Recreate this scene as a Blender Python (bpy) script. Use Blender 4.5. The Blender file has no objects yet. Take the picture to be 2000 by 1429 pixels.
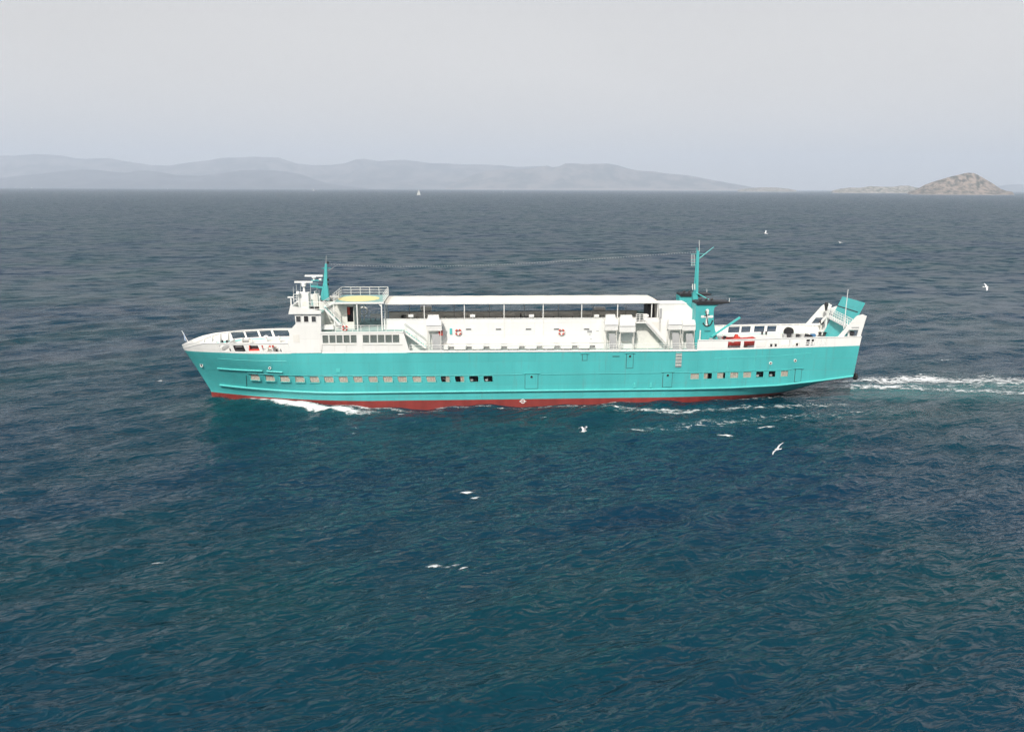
import bpy, bmesh, math, random
import numpy as np
from mathutils import Vector, Matrix

random.seed(7); rng = np.random.default_rng(11)
sc = bpy.context.scene
col = sc.collection

# ------------------------------------------------------------------ camera
H = 28.0; F = 1500.0; PITCH = math.radians(13.03); ROLL = math.radians(0.25)
fw = np.array([0, math.cos(PITCH), -math.sin(PITCH)])
_r = np.array([1.0, 0, 0]); _u = np.array([0, math.sin(PITCH), math.cos(PITCH)])
rr = _r*math.cos(ROLL) + _u*math.sin(ROLL)
uu = -_r*math.sin(ROLL) + _u*math.cos(ROLL)
CAM = np.array([0, 0, H])
cd = bpy.data.cameras.new('camera'); cam = bpy.data.objects.new('camera', cd); col.objects.link(cam)
cd.sensor_width = 36.0; cd.lens = 36.0*F/2000.0; cd.clip_start = 0.5; cd.clip_end = 90000
cam.matrix_world = Matrix(((rr[0], uu[0], -fw[0], 0), (rr[1], uu[1], -fw[1], 0), (rr[2], uu[2], -fw[2], H), (0, 0, 0, 1)))
sc.camera = cam

# ------------------------------------------------------------------ sky and sun
SUN_EL = math.radians(46); SUN_AZ = math.radians(-20)      # behind the camera, to its left
sun_dir = Vector((math.sin(SUN_AZ)*math.cos(SUN_EL), -math.cos(SUN_AZ)*math.cos(SUN_EL), math.sin(SUN_EL)))
w = bpy.data.worlds.new('World'); sc.world = w; w.use_nodes = True
nt = w.node_tree; nt.nodes.clear()
out = nt.nodes.new('ShaderNodeOutputWorld'); bg = nt.nodes.new('ShaderNodeBackground')
sky = nt.nodes.new('ShaderNodeTexSky'); sky.sky_type = 'NISHITA'; sky.sun_disc = False
sky.sun_elevation = SUN_EL; sky.sun_rotation = math.atan2(sun_dir.x, sun_dir.y)
sky.dust_density = 6.0; sky.air_density = 1.0; sky.ozone_density = 1.0
mx = nt.nodes.new('ShaderNodeMix'); mx.data_type = 'RGBA'; 
sepn = nt.nodes.new('ShaderNodeSeparateXYZ'); vfac = nt.nodes.new('ShaderNodeMapRange'); vfac.interpolation_type = 'SMOOTHSTEP'; vfac.inputs[1].default_value = 0.05; vfac.inputs[2].default_value = 0.75
vfac.inputs[3].default_value = 0.94; vfac.inputs[4].default_value = 0.12      # the veil thins overhead
veil = nt.nodes.new('ShaderNodeTexNoise'); veil.inputs['Scale'].default_value = 1.6; veil.inputs['Detail'].default_value = 4
vr = nt.nodes.new('ShaderNodeValToRGB')
vr.color_ramp.elements[0].color = (6.5, 6.25, 5.95, 1); vr.color_ramp.elements[1].color = (7.15, 6.9, 6.6, 1)
vr.color_ramp.elements[0].position = 0.3; vr.color_ramp.elements[1].position = 0.7
tc = nt.nodes.new('ShaderNodeTexCoord'); vmap = nt.nodes.new('ShaderNodeMapping'); vmap.inputs['Scale'].default_value = (1, 1, 3)
nt.links.new(tc.outputs['Generated'], sepn.inputs[0]); nt.links.new(sepn.outputs[2], vfac.inputs[0]); nt.links.new(vfac.outputs[0], mx.inputs[0])
nt.links.new(tc.outputs['Generated'], vmap.inputs[0]); nt.links.new(vmap.outputs[0], veil.inputs['Vector'])
nt.links.new(veil.outputs['Fac'], vr.inputs[0])
nt.links.new(sky.outputs[0], mx.inputs[6]); nt.links.new(vr.outputs[0], mx.inputs[7])   # thin grey cloud veil over the sky
nt.links.new(mx.outputs[2], bg.inputs[0]); bg.inputs[1].default_value = 0.1
nt.links.new(bg.outputs[0], out.inputs[0])
sl = bpy.data.lights.new('sun', 'SUN'); sl.energy = 3.7; sl.angle = math.radians(1.5); sl.color = (1, 0.96, 0.9)
sun = bpy.data.objects.new('sun', sl); col.objects.link(sun)
sun.rotation_euler = sun_dir.to_track_quat('Z', 'Y').to_euler()
sc.view_settings.view_transform = 'Standard'; sc.view_settings.look = 'None'
sc.view_settings.exposure = 0.25; sc.view_settings.gamma = 1.0
sc.render.engine = 'CYCLES'
sc.cycles.use_denoising = True; sc.cycles.denoising_prefilter = 'FAST'; sc.cycles.use_adaptive_sampling = False
try: sc.cycles.denoiser = 'OPENIMAGEDENOISE'
except Exception: pass
sc.cycles.max_bounces = 6; sc.cycles.transparent_max_bounces = 12; sc.cycles.volume_bounces = 1
sc.cycles.caustics_reflective = False; sc.cycles.caustics_refractive = False

# ------------------------------------------------------------------ pixels to places
YAW = math.radians(3.5); BH = 5.3
ex = np.array([math.cos(YAW), math.sin(YAW), 0]); ey = np.array([-math.sin(YAW), math.cos(YAW), 0])
O = np.array([-0.30, 102.045, 0.0])
def ray(x, y): return fw + (x-1000)/F*rr - (y-714.5)/F*uu
def ground(x, y, z=0.0):
    d = ray(x, y); return CAM + (z-H)/d[2]*d
def at_dist(x, y, D):
    d = ray(x, y); return CAM + d*(D/d[1])
def S(x, y, Y):
    """pixel + the ship plane it lies on -> ship X, Z"""
    d = ray(x, y); t = ((O-CAM)@ey+Y)/(d@ey); q = CAM+t*d-O
    return float(q@ex), float(q[2])
def SX(x, y, Y): return S(x, y, Y)[0]
def SZ(x, y, Y): return S(x, y, Y)[1]
def ship_to_world(X, Y, Z):
    p = O+ex*X+ey*Y; return Vector((p[0], p[1], Z))
def to_ship(px, py):
    q = np.stack([px-O[0], py-O[1]], -1)
    return q@ex[:2], q@ey[:2]

# ------------------------------------------------------------------ materials
def mat(name, c, rough=0.5, metal=0.0, var=0.06, vscale=1.2, bump=0.0, spec=0.5, streak=False):
    m = bpy.data.materials.new(name); m.use_nodes = True
    n = m.node_tree; b = n.nodes['Principled BSDF']
    b.inputs['Roughness'].default_value = rough; b.inputs['Metallic'].default_value = metal
    b.inputs['Specular IOR Level'].default_value = spec
    tcn = n.nodes.new('ShaderNodeTexCoord'); mp = n.nodes.new('ShaderNodeMapping')
    n.links.new(tcn.outputs['Object'], mp.inputs[0])
    if streak: mp.inputs['Scale'].default_value = (1.0, 1.0, 0.18)
    nz = n.nodes.new('ShaderNodeTexNoise'); nz.inputs['Scale'].default_value = vscale; nz.inputs['Detail'].default_value = 6
    n.links.new(mp.outputs[0], nz.inputs['Vector'])
    rp = n.nodes.new('ShaderNodeValToRGB')
    rp.color_ramp.elements[0].position = 0.3; rp.color_ramp.elements[1].position = 0.7
    rp.color_ramp.elements[0].color = (*[v*(1-var) for v in c], 1)
    rp.color_ramp.elements[1].color = (*[min(1, v*(1+var)) for v in c], 1)
    n.links.new(nz.outputs['Fac'], rp.inputs[0]); n.links.new(rp.outputs[0], b.inputs['Base Color'])
    if bump:
        bp = n.nodes.new('ShaderNodeBump'); bp.inputs['Distance'].default_value = bump
        n.links.new(nz.outputs['Fac'], bp.inputs['Height']); n.links.new(bp.outputs[0], b.inputs['Normal'])
    return m
M = {}
M['teal'] = mat('teal_paint', (0.066, 0.42, 0.42), 0.45, var=0.07, vscale=0.5, streak=True)
def weather(m, seam, dirt):
    n = m.node_tree; L = n.links.new; b = n.nodes['Principled BSDF']; src = b.inputs['Base Color'].links[0].from_socket
    tcn = n.nodes.new('ShaderNodeTexCoord'); sp = n.nodes.new('ShaderNodeSeparateXYZ'); L(tcn.outputs['Object'], sp.inputs[0])
    cb_ = n.nodes.new('ShaderNodeCombineXYZ'); L(sp.outputs[0], cb_.inputs[0]); L(sp.outputs[2], cb_.inputs[1])
    br = n.nodes.new('ShaderNodeTexBrick'); L(cb_.outputs[0], br.inputs['Vector']); br.inputs['Scale'].default_value = 1.0
    br.inputs['Brick Width'].default_value = 6.1; br.inputs['Row Height'].default_value = 1.55; br.inputs['Mortar Size'].default_value = 0.018; br.inputs['Mortar Smooth'].default_value = 0.6
    br.inputs['Color1'].default_value = (1, 1, 1, 1); br.inputs['Color2'].default_value = (0.93, 0.94, 0.94, 1); br.inputs['Mortar'].default_value = (seam, seam, seam, 1)
    mm = n.nodes.new('ShaderNodeMix'); mm.data_type = 'RGBA'; mm.blend_type = 'MULTIPLY'; mm.inputs[0].default_value = 1; L(src, mm.inputs[6]); L(br.outputs['Color'], mm.inputs[7])
    st = n.nodes.new('ShaderNodeMapping'); st.inputs['Scale'].default_value = (3.2, 3.2, 0.22); L(tcn.outputs['Object'], st.inputs[0])
    nz = n.nodes.new('ShaderNodeTexNoise'); nz.inputs['Scale'].default_value = 0.9; nz.inputs['Detail'].default_value = 6; nz.inputs['Roughness'].default_value = 0.7; L(st.outputs[0], nz.inputs['Vector'])
    mr = n.nodes.new('ShaderNodeMapRange'); L(nz.outputs['Fac'], mr.inputs[0]); mr.inputs[1].default_value = 0.56; mr.inputs[2].default_value = 0.78; mr.inputs[3].default_value = 0; mr.inputs[4].default_value = dirt
    m2 = n.nodes.new('ShaderNodeMix'); m2.data_type = 'RGBA'; L(mr.outputs[0], m2.inputs[0]); L(mm.outputs[2], m2.inputs[6]); m2.inputs[7].default_value = (0.16, 0.20, 0.17, 1)
    L(m2.outputs[2], b.inputs['Base Color'])
    bp = n.nodes.new('ShaderNodeBump'); bp.inputs['Distance'].default_value = 0.02; bp.inputs['Strength'].default_value = 0.6; pn = n.nodes.new('ShaderNodeTexNoise'); pn.inputs['Scale'].default_value = 0.55; L(tcn.outputs['Object'], pn.inputs['Vector']); hm = n.nodes.new('ShaderNodeMath'); hm.operation = 'MULTIPLY_ADD'; L(pn.outputs['Fac'], hm.inputs[0]); hm.inputs[1].default_value = 2.2; L(br.outputs['Fac'], hm.inputs[2]); L(hm.outputs[0], bp.inputs['Height']); bp.invert = True; L(bp.outputs[0], b.inputs['Normal'])
weather(M['teal'], 0.82, 0.42)
M['teal_trim'] = mat('teal_trim_paint', (0.09, 0.5, 0.48), 0.4)
M['white'] = mat('white_paint', (0.80, 0.80, 0.77), 0.45, var=0.03, streak=True)
M['offwhite'] = mat('aged_white_paint', (0.70, 0.69, 0.64), 0.55, var=0.06)
M['cream'] = mat('cream_awning', (0.80, 0.76, 0.66), 0.7, var=0.04)
M['red'] = mat('antifouling_red', (0.215, 0.028, 0.023), 0.6, var=0.2, vscale=0.8, streak=True)
M['orange'] = mat('rescue_red', (0.55, 0.05, 0.03), 0.45); M['maroon'] = mat('boat_red', (0.36, 0.028, 0.024), 0.5, var=0.12)
M['deck'] = mat('deck_green', (0.24, 0.40, 0.37), 0.7, var=0.12)
M['deckgrey'] = mat('deck_grey', (0.46, 0.45, 0.42), 0.8, var=0.1)
M['inner'] = mat('bulwark_beige', (0.80, 0.77, 0.71), 0.7, var=0.08)
M['black'] = mat('black_paint', (0.018, 0.018, 0.02), 0.5, var=0.2)
M['rubber'] = mat('rubber', (0.012, 0.012, 0.013), 0.8, var=0.2)
M['dark'] = mat('dark_interior', (0.03, 0.03, 0.035), 0.6)
M['grey'] = mat('grey_steel', (0.36, 0.37, 0.37), 0.55, var=0.1)
M['blind'] = mat('grey_blind', (0.42, 0.42, 0.39), 0.7, var=0.1, vscale=3)
M['curtain'] = mat('curtain', (0.66, 0.56, 0.47), 0.9, var=0.16, vscale=4)
M['yellow'] = mat('yellow_marking', (0.74, 0.64, 0.30), 0.6, var=0.05)
M['blue'] = mat('blue_cover', (0.05, 0.15, 0.3), 0.6)
M['flagblue'] = mat('flag_blue', (0.35, 0.45, 0.6), 0.8)
def glass_mat():
    m = bpy.data.materials.new('window_glass'); m.use_nodes = True; n = m.node_tree; n.nodes.clear()
    o = n.nodes.new('ShaderNodeOutputMaterial'); t = n.nodes.new('ShaderNodeBsdfTransparent'); g = n.nodes.new('ShaderNodeBsdfGlossy')
    t.inputs[0].default_value = (0.8, 0.84, 0.84, 1); g.inputs['Roughness'].default_value = 0.04
    lw = n.nodes.new('ShaderNodeLayerWeight'); pw = n.nodes.new('ShaderNodeMath'); pw.operation = 'POWER'; pw.inputs[1].default_value = 4.0; n.links.new(lw.outputs['Facing'], pw.inputs[0])
    f = n.nodes.new('ShaderNodeMath'); f.operation = 'MULTIPLY_ADD'; f.inputs[1].default_value = 0.9; f.inputs[2].default_value = 0.06; n.links.new(pw.outputs[0], f.inputs[0]); x = n.nodes.new('ShaderNodeMixShader')
    n.links.new(f.outputs[0], x.inputs[0]); n.links.new(t.outputs[0], x.inputs[1]); n.links.new(g.outputs[0], x.inputs[2])
    n.links.new(x.outputs[0], o.inputs[0]); return m
M['glass'] = glass_mat()

weather(M['white'], 0.88, 0.10)
# ------------------------------------------------------------------ mesh helpers
def link(o, parent=None):
    col.objects.link(o)
    if parent is not None: o.parent = parent
    return o
def tag(o, label=None, cat=None, group=None, kind=None):
    if label: o['label'] = label
    if cat: o['category'] = cat
    if group: o['group'] = group
    if kind: o['kind'] = kind
    return o
class MB:
    def __init__(s): s.v = []; s.f = []
    def add(s, vs, fs):
        k = len(s.v); s.v += [tuple(map(float, p)) for p in vs]; s.f += [tuple(k+i for i in f) for f in fs]; return s
    def box(s, x0, x1, y0, y1, z0, z1):
        if x0 > x1: x0, x1 = x1, x0
        if y0 > y1: y0, y1 = y1, y0
        if z0 > z1: z0, z1 = z1, z0
        v = [(x, y, z) for z in (z0, z1) for (x, y) in ((x0, y0), (x1, y0), (x1, y1), (x0, y1))]
        return s.add(v, [(3, 2, 1, 0), (4, 5, 6, 7), (0, 1, 5, 4), (1, 2, 6, 5), (2, 3, 7, 6), (3, 0, 4, 7)])
    def tube(s, a, b, r, r2=None, n=6, caps=True):
        a = Vector(a); b = Vector(b); r2 = r if r2 is None else r2
        d = (b-a).normalized(); q = d.orthogonal().normalized(); p = d.cross(q)
        vs = []
        for c, rad in ((a, r), (b, r2)):
            for i in range(n):
                t = 2*math.pi*i/n; vs.append(c+(q*math.cos(t)+p*math.sin(t))*rad)
        fs = [(i, (i+1) % n, n+(i+1) % n, n+i) for i in range(n)]
        if caps: fs += [tuple(range(n-1, -1, -1)), tuple(range(n, 2*n))]
        return s.add(vs, fs)
    def bar(s, a, b, wy, wz):
        """rectangular bar between two points, wy wide across, wz deep"""
        a = Vector(a); b = Vector(b); d = (b-a).normalized()
        side = d.cross(Vector((0, 0, 1)))
        side = Vector((0, 1, 0)) if side.length < 1e-3 else side.normalized()
        up = side.cross(d); vs = []
        for c in (a, b):
            for i, j in ((-1, -1), (1, -1), (1, 1), (-1, 1)): vs.append(c+side*(i*wy/2)+up*(j*wz/2))
        return s.add(vs, [(0, 1, 2, 3), (7, 6, 5, 4), (0, 4, 5, 1), (1, 5, 6, 2), (2, 6, 7, 3), (3, 7, 4, 0)])
    def prism(s, poly, y0, y1):
        """poly of (X,Z), extruded in Y"""
        n = len(poly); vs = [(p[0], y0, p[1]) for p in poly]+[(p[0], y1, p[1]) for p in poly]
        fs = [tuple(range(n)), tuple(range(2*n-1, n-1, -1))]+[(i, n+i, n+(i+1) % n, (i+1) % n) for i in range(n)]
        return s.add(vs, fs)
    def plate(s, poly, z0, z1):
        n = len(poly); vs = [(p[0], p[1], z0) for p in poly]+[(p[0], p[1], z1) for p in poly]
        return s.add(vs, [tuple(range(n-1, -1, -1)), tuple(range(n, 2*n))]+[(i, (i+1) % n, n+(i+1) % n, n+i) for i in range(n)])
    def lathe(s, prof, c, axis='Z', n=12):
        vs = []; c = Vector(c)
        for r, h in prof:
            for i in range(n):
                t = 2*math.pi*i/n; p, q = r*math.cos(t), r*math.sin(t)
                vs.append(c+(Vector((p, q, h)) if axis == 'Z' else Vector((p, h, q)) if axis == 'Y' else Vector((h, p, q))))
        fs = []
        for k in range(len(prof)-1):
            for i in range(n): fs.append((k*n+i, k*n+(i+1) % n, (k+1)*n+(i+1) % n, (k+1)*n+i))
        fs += [tuple(range(n-1, -1, -1)), tuple(range((len(prof)-1)*n, len(prof)*n))]
        return s.add(vs, fs)
    def torus(s, c, R, r, axis='Y', n=20, m=8, a0=0.0, a1=2*math.pi):
        vs = []; c = Vector(c); full = abs(a1-a0-2*math.pi) < 1e-6; N = n if full else n+1
        for i in range(N):
            t = a0+(a1-a0)*i/n
            for j in range(m):
                q = 2*math.pi*j/m; rad = R+r*math.cos(q); h = r*math.sin(q)
                p = (rad*math.cos(t), h, rad*math.sin(t)) if axis == 'Y' else (rad*math.cos(t), rad*math.sin(t), h) if axis == 'Z' else (h, rad*math.cos(t), rad*math.sin(t))
                vs.append(c+Vector(p))
        fs = []
        for i in range(n):
            for j in range(m):
                fs.append((i*m+j, i*m+(j+1) % m, ((i+1) % N)*m+(j+1) % m, ((i+1) % N)*m+j))
        return s.add(vs, fs)
    def mesh(s, name, m):
        me = bpy.data.meshes.new(name); me.from_pydata(s.v, [], s.f); me.update()
        bm = bmesh.new(); bm.from_mesh(me); bmesh.ops.recalc_face_normals(bm, faces=bm.faces); bm.to_mesh(me); bm.free()
        if m is not None: me.materials.append(M[m] if isinstance(m, str) else m)
        return me
    def build(s, name, m, parent=None, smooth=False):
        me = s.mesh(name, m)
        if smooth:
            for p in me.polygons: p.use_smooth = True
            me.set_sharp_from_angle(angle=math.radians(40))
        return link(bpy.data.objects.new(name, me), parent)
def empty(name, loc=(0, 0, 0), parent=None, rz=0.0):
    o = bpy.data.objects.new(name, None); o.empty_display_size = 0.5; o.location = loc; o.rotation_euler = (0, 0, rz)
    return link(o, parent)
def interp(tab): 
    xs = [a for a, _ in tab]; ys = [b for _, b in tab]
    return lambda X: float(np.interp(X, xs, ys))
def pix(rect, Y):
    x0, x1, y0, y1 = rect; ym = (y0+y1)/2
    return SX(x0, ym, Y), SX(x1, ym, Y), SZ((x0+x1)/2, y1, Y), SZ((x0+x1)/2, y0, Y)
def pbox(mb, rect, Y, depth):
    X0, X1, Z0, Z1 = pix(rect, Y); return mb.box(X0, X1, Y, Y+depth, Z0, Z1)
def ppoly(pts, Y): return [S(x, y, Y) for x, y in pts]

# ------------------------------------------------------------------ sea
def ship_surface(X, Y):
    """the ship's own waves: undulation along the hull, bow mound, stern ridges"""
    side = np.clip(np.abs(Y)-BH, 0, None)
    along = np.interp(X, [-48, -41, -36, -30, -23.7, -17, -11, -8, -4.7, -1.5, 1.3, 5, 10, 16, 23, 30, 36, 41, 52], [0, .35, .55, .72, .65, .36, 0.0, .22, .47, .24, .05, .26, .44, .5, .64, .58, .45, .35, 0])*np.exp(-side/4.0)
    arm = np.exp(-((Y+1.2+np.clip(X+41, 0, None)*0.32)/1.1)**2)*np.exp(-np.clip(X+38, 0, None)/16)*np.clip((X+42)/2, 0, 1)*0.45
    wake = 0.22*np.exp(-((np.abs(Y)-3.2-0.03*(X-46))/1.5)**2)*np.clip((X-42)/8, 0, 1)*np.exp(-np.clip(X-60, 0, None)/90)
    div = 0.16*np.sin(0.75*(-Y-BH-0.32*(X+20)))*np.exp(-((-Y-BH-0.3*(X+20))/6)**2)*np.clip((X+20)/12, 0, 1)*(Y < 0)
    return along+arm+wake+div
def build_sea():
    half = math.radians(43); nA = 830
    fine = np.linspace(-half, half, nA)
    coarse = np.linspace(half, 2*math.pi-half, 62)[1:-1]
    ang = np.concatenate([fine, coarse]); nC = len(ang)
    D = [1.0, 4, 8, 12, 16, 20, 22.5]; d = 24.0
    while d < 20500:
        D.append(d); d += max(0.115, 0.68*d*d/(H*768.0))
    D.append(21500.0); D = np.array(D); nR = len(D)
    px = D[:, None]*np.sin(ang)[None]; py = D[:, None]*np.cos(ang)[None]
    px = px.ravel(); py = py.ravel()
    dD = np.gradient(D)
    step = np.maximum(dD[:, None], (D*(fine[1]-fine[0]))[:, None])*np.ones((1, nC))
    step[:, nA:] = 200.0
    step = step.ravel().astype(np.float32)
    NW = 150
    lam = np.exp(np.linspace(math.log(0.27), math.log(20.0), NW))*rng.uniform(0.93, 1.07, NW)
    main = np.where(lam > 3.5, math.radians(124), math.radians(103))      # wind sea runs away to the left
    spread = np.where(lam > 6, 0.30, np.where(lam > 2, 0.36, 0.42))
    th = main + rng.normal(0, 1, NW)*spread
    k = 2*np.pi/lam
    wgt = np.exp(-((np.log(lam)-math.log(1.5))/0.9)**2); wg2 = np.exp(-((np.log(lam)-math.log(5.5))/0.7)**2)
    sl_ = np.sqrt(wgt**2*2*0.015/np.sum(wgt**2)+wg2**2*2*0.015/np.sum(wg2**2))
    amp = sl_/k; ph = rng.uniform(0, 2*np.pi, NW)
    x = px.astype(np.float64); y = py.astype(np.float64)
    # gusts: patches where the short waves are steeper
    gust = np.ones(len(x), np.float32)
    for g in range(7):
        gl = rng.uniform(18, 75); ga = rng.uniform(0, 2*np.pi)
        gust += 0.13*np.sin(2*np.pi/gl*(x*np.cos(ga)+y*np.sin(ga))+rng.uniform(0, 6.28))
    z = np.zeros(len(x)); hx = np.zeros(len(x)); hy = np.zeros(len(x))
    near = np.hypot(x, y) < 2600
    xn, yn, sn, gn = x[near], y[near], step[near], gust[near]
    zn = np.zeros(len(xn)); hxn = np.zeros(len(xn)); hyn = np.zeros(len(xn))
    for i in range(NW):
        fade = np.clip(lam[i]/(sn*2.2)-0.75, 0, 1)
        if fade.max() <= 0: continue
        a = amp[i]*fade*(gn if lam[i] < 4 else 1.0)
        q = k[i]*(xn*math.cos(th[i])+yn*math.sin(th[i]))+ph[i]
        zn += a*np.sin(q); c = a*np.cos(q)*0.6
        hxn += c*math.cos(th[i]); hyn += c*math.sin(th[i])
    z[near] = zn; hx[near] = hxn; hy[near] = hyn
    X, Y = to_ship(x, y)
    sh = np.where(step < 3.0, ship_surface(X, Y), 0)
    # flatter, churned water in the wake
    churn = np.exp(-((Y)/(4.6+0.03*np.clip(X-46, 0, None)))**6)*(X > 40)*np.exp(-np.clip(X-60, 0, None)/150)
    z = z*(1-0.45*churn)+sh
    co = np.stack([x+hx, y+hy, z], -1).astype(np.float32)
    idx = np.arange(nR*nC).reshape(nR, nC)
    a = idx[:-1, :]; b = idx[1:, :]
    q = np.stack([a, np.roll(a, -1, 1), np.roll(b, -1, 1), b], -1).reshape(-1, 4)
    return co, q, x, y, X, Y
co, quads, gx, gy, gX, gY = build_sea()
def grid_mesh(name, co, q):
    me = bpy.data.meshes.new(name)
    me.vertices.add(len(co)); me.vertices.foreach_set('co', co.ravel())
    me.loops.add(q.size); me.loops.foreach_set('vertex_index', q.ravel().astype(np.int32))
    me.polygons.add(len(q)); me.polygons.foreach_set('loop_start', np.arange(0, q.size, q.shape[1], dtype=np.int32))
    me.polygons.foreach_set('use_smooth', np.ones(len(q), bool))
    me.update(calc_edges=True); return me

def water_mat():
    m = bpy.data.materials.new('sea_water'); m.use_nodes = True; n = m.node_tree; b = n.nodes['Principled BSDF']
    L = n.links.new
    geo = n.nodes.new('ShaderNodeNewGeometry')
    def noise(scale, stretch, rot, detail=3, rough=0.55, dist=0.0):
        mp = n.nodes.new('ShaderNodeMapping'); mp.vector_type = 'TEXTURE'
        mp.inputs['Rotation'].default_value = (0, 0, rot); mp.inputs['Scale'].default_value = (stretch, 1, 1)
        L(geo.outputs['Position'], mp.inputs[0])
        z = n.nodes.new('ShaderNodeTexNoise'); z.inputs['Scale'].default_value = scale
        z.inputs['Detail'].default_value = detail; z.inputs['Roughness'].default_value = rough; z.inputs['Distortion'].default_value = dist
        L(mp.outputs[0], z.inputs['Vector']); return z
    def math_(op, a, b_=None):
        q = n.nodes.new('ShaderNodeMath'); q.operation = op
        for i, v in enumerate((a, b_)):
            if v is None: continue
            if isinstance(v, (int, float)): q.inputs[i].default_value = v
            else: L(v, q.inputs[i])
        return q.outputs[0]
    r1 = noise(1.25, 2.6, math.radians(20), 2.5, 0.5, 0.7)
    r2 = noise(0.42, 2.3, math.radians(30), 2, 0.5, 0.6)
    def ridge(s):   # sharp little crests
        return math_('SUBTRACT', 1.0, math_('ABSOLUTE', math_('MULTIPLY', math_('SUBTRACT', s.outputs['Fac'], 0.5), 2.0)))
    hsum = math_('ADD', math_('MULTIPLY', ridge(r1), 0.28), math_('MULTIPLY', ridge(r2), 0.42))
    bp = n.nodes.new('ShaderNodeBump'); bp.inputs['Distance'].default_value = 1.0; bp.inputs['Strength'].default_value = 1.0
    L(hsum, bp.inputs['Height'])
    # unresolved ripples: slope noise added straight to the normal
    f1 = noise(5.0, 1.6, math.radians(20), 2); f2 = noise(0.30, 2.2, math.radians(8), 2, 0.6)
    fa = n.nodes.new('ShaderNodeAttribute'); fa.attribute_name = 'unresolved'
    def slope(f, k):
        s = n.nodes.new('ShaderNodeVectorMath'); s.operation = 'SUBTRACT'; L(f.outputs['Color'], s.inputs[0]); s.inputs[1].default_value = (0.5, 0.5, 0.5)
        t = n.nodes.new('ShaderNodeVectorMath'); t.operation = 'MULTIPLY'; L(s.outputs[0], t.inputs[0]); t.inputs[1].default_value = (k*0.8, k, 0)
        return t.outputs[0]
    def vadd(a, c):
        s = n.nodes.new('ShaderNodeVectorMath'); s.operation = 'ADD'; L(a, s.inputs[0]); L(c, s.inputs[1]); return s.outputs[0]
    sf = n.nodes.new('ShaderNodeVectorMath'); sf.operation = 'SCALE'; f3 = noise(0.085, 2.6, math.radians(6), 3, 0.6); L(vadd(slope(f2, 3.3), slope(f3, 0.9)), sf.inputs[0]); L(fa.outputs['Fac'], sf.inputs['Scale'])
    nn = vadd(vadd(bp.outputs[0], slope(f1, 0.12)), sf.outputs[0])
    nrm = n.nodes.new('ShaderNodeVectorMath'); nrm.operation = 'NORMALIZE'; L(nn, nrm.inputs[0])
    sx = n.nodes.new('ShaderNodeSeparateXYZ'); L(nrm.outputs[0], sx.inputs[0]); cx = n.nodes.new('ShaderNodeCombineXYZ')   # waves this small break before they get steeper
    L(sx.outputs[0], cx.inputs[0]); L(sx.outputs[1], cx.inputs[1]); L(math_('MAXIMUM', sx.outputs[2], 0.97), cx.inputs[2])
    nr2 = n.nodes.new('ShaderNodeVectorMath'); nr2.operation = 'NORMALIZE'; L(cx.outputs[0], nr2.inputs[0]); L(nr2.outputs[0], b.inputs['Normal'])
    # body colour: deep blue-green with broad drifts, paler where the wake has aerated it
    big = noise(0.028, 1.4, math.radians(30), 3, 0.5)
    cr = n.nodes.new('ShaderNodeValToRGB')
    cr.color_ramp.elements[0].position = 0.36; cr.color_ramp.elements[1].position = 0.64
    cr.color_ramp.elements[0].color = (0.0003, 0.0235, 0.050, 1); cr.color_ramp.elements[1].color = (0.0004, 0.033, 0.044, 1)
    L(big.outputs['Fac'], cr.inputs[0])
    at = n.nodes.new('ShaderNodeAttribute'); at.attribute_name = 'aerated'
    mx = n.nodes.new('ShaderNodeMix'); mx.data_type = 'RGBA'
    L(at.outputs['Fac'], mx.inputs[0]); L(cr.outputs[0], mx.inputs[6]); mx.inputs[7].default_value = (0.035, 0.15, 0.15, 1)
    L(mx.outputs[2], b.inputs['Base Color'])
    rg = math_('MULTIPLY_ADD', fa.outputs['Fac'], 0.26); rg.node.inputs[2].default_value = 0.11; L(rg, b.inputs['Roughness']); b.inputs['IOR'].default_value = 1.333
    return m
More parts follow.
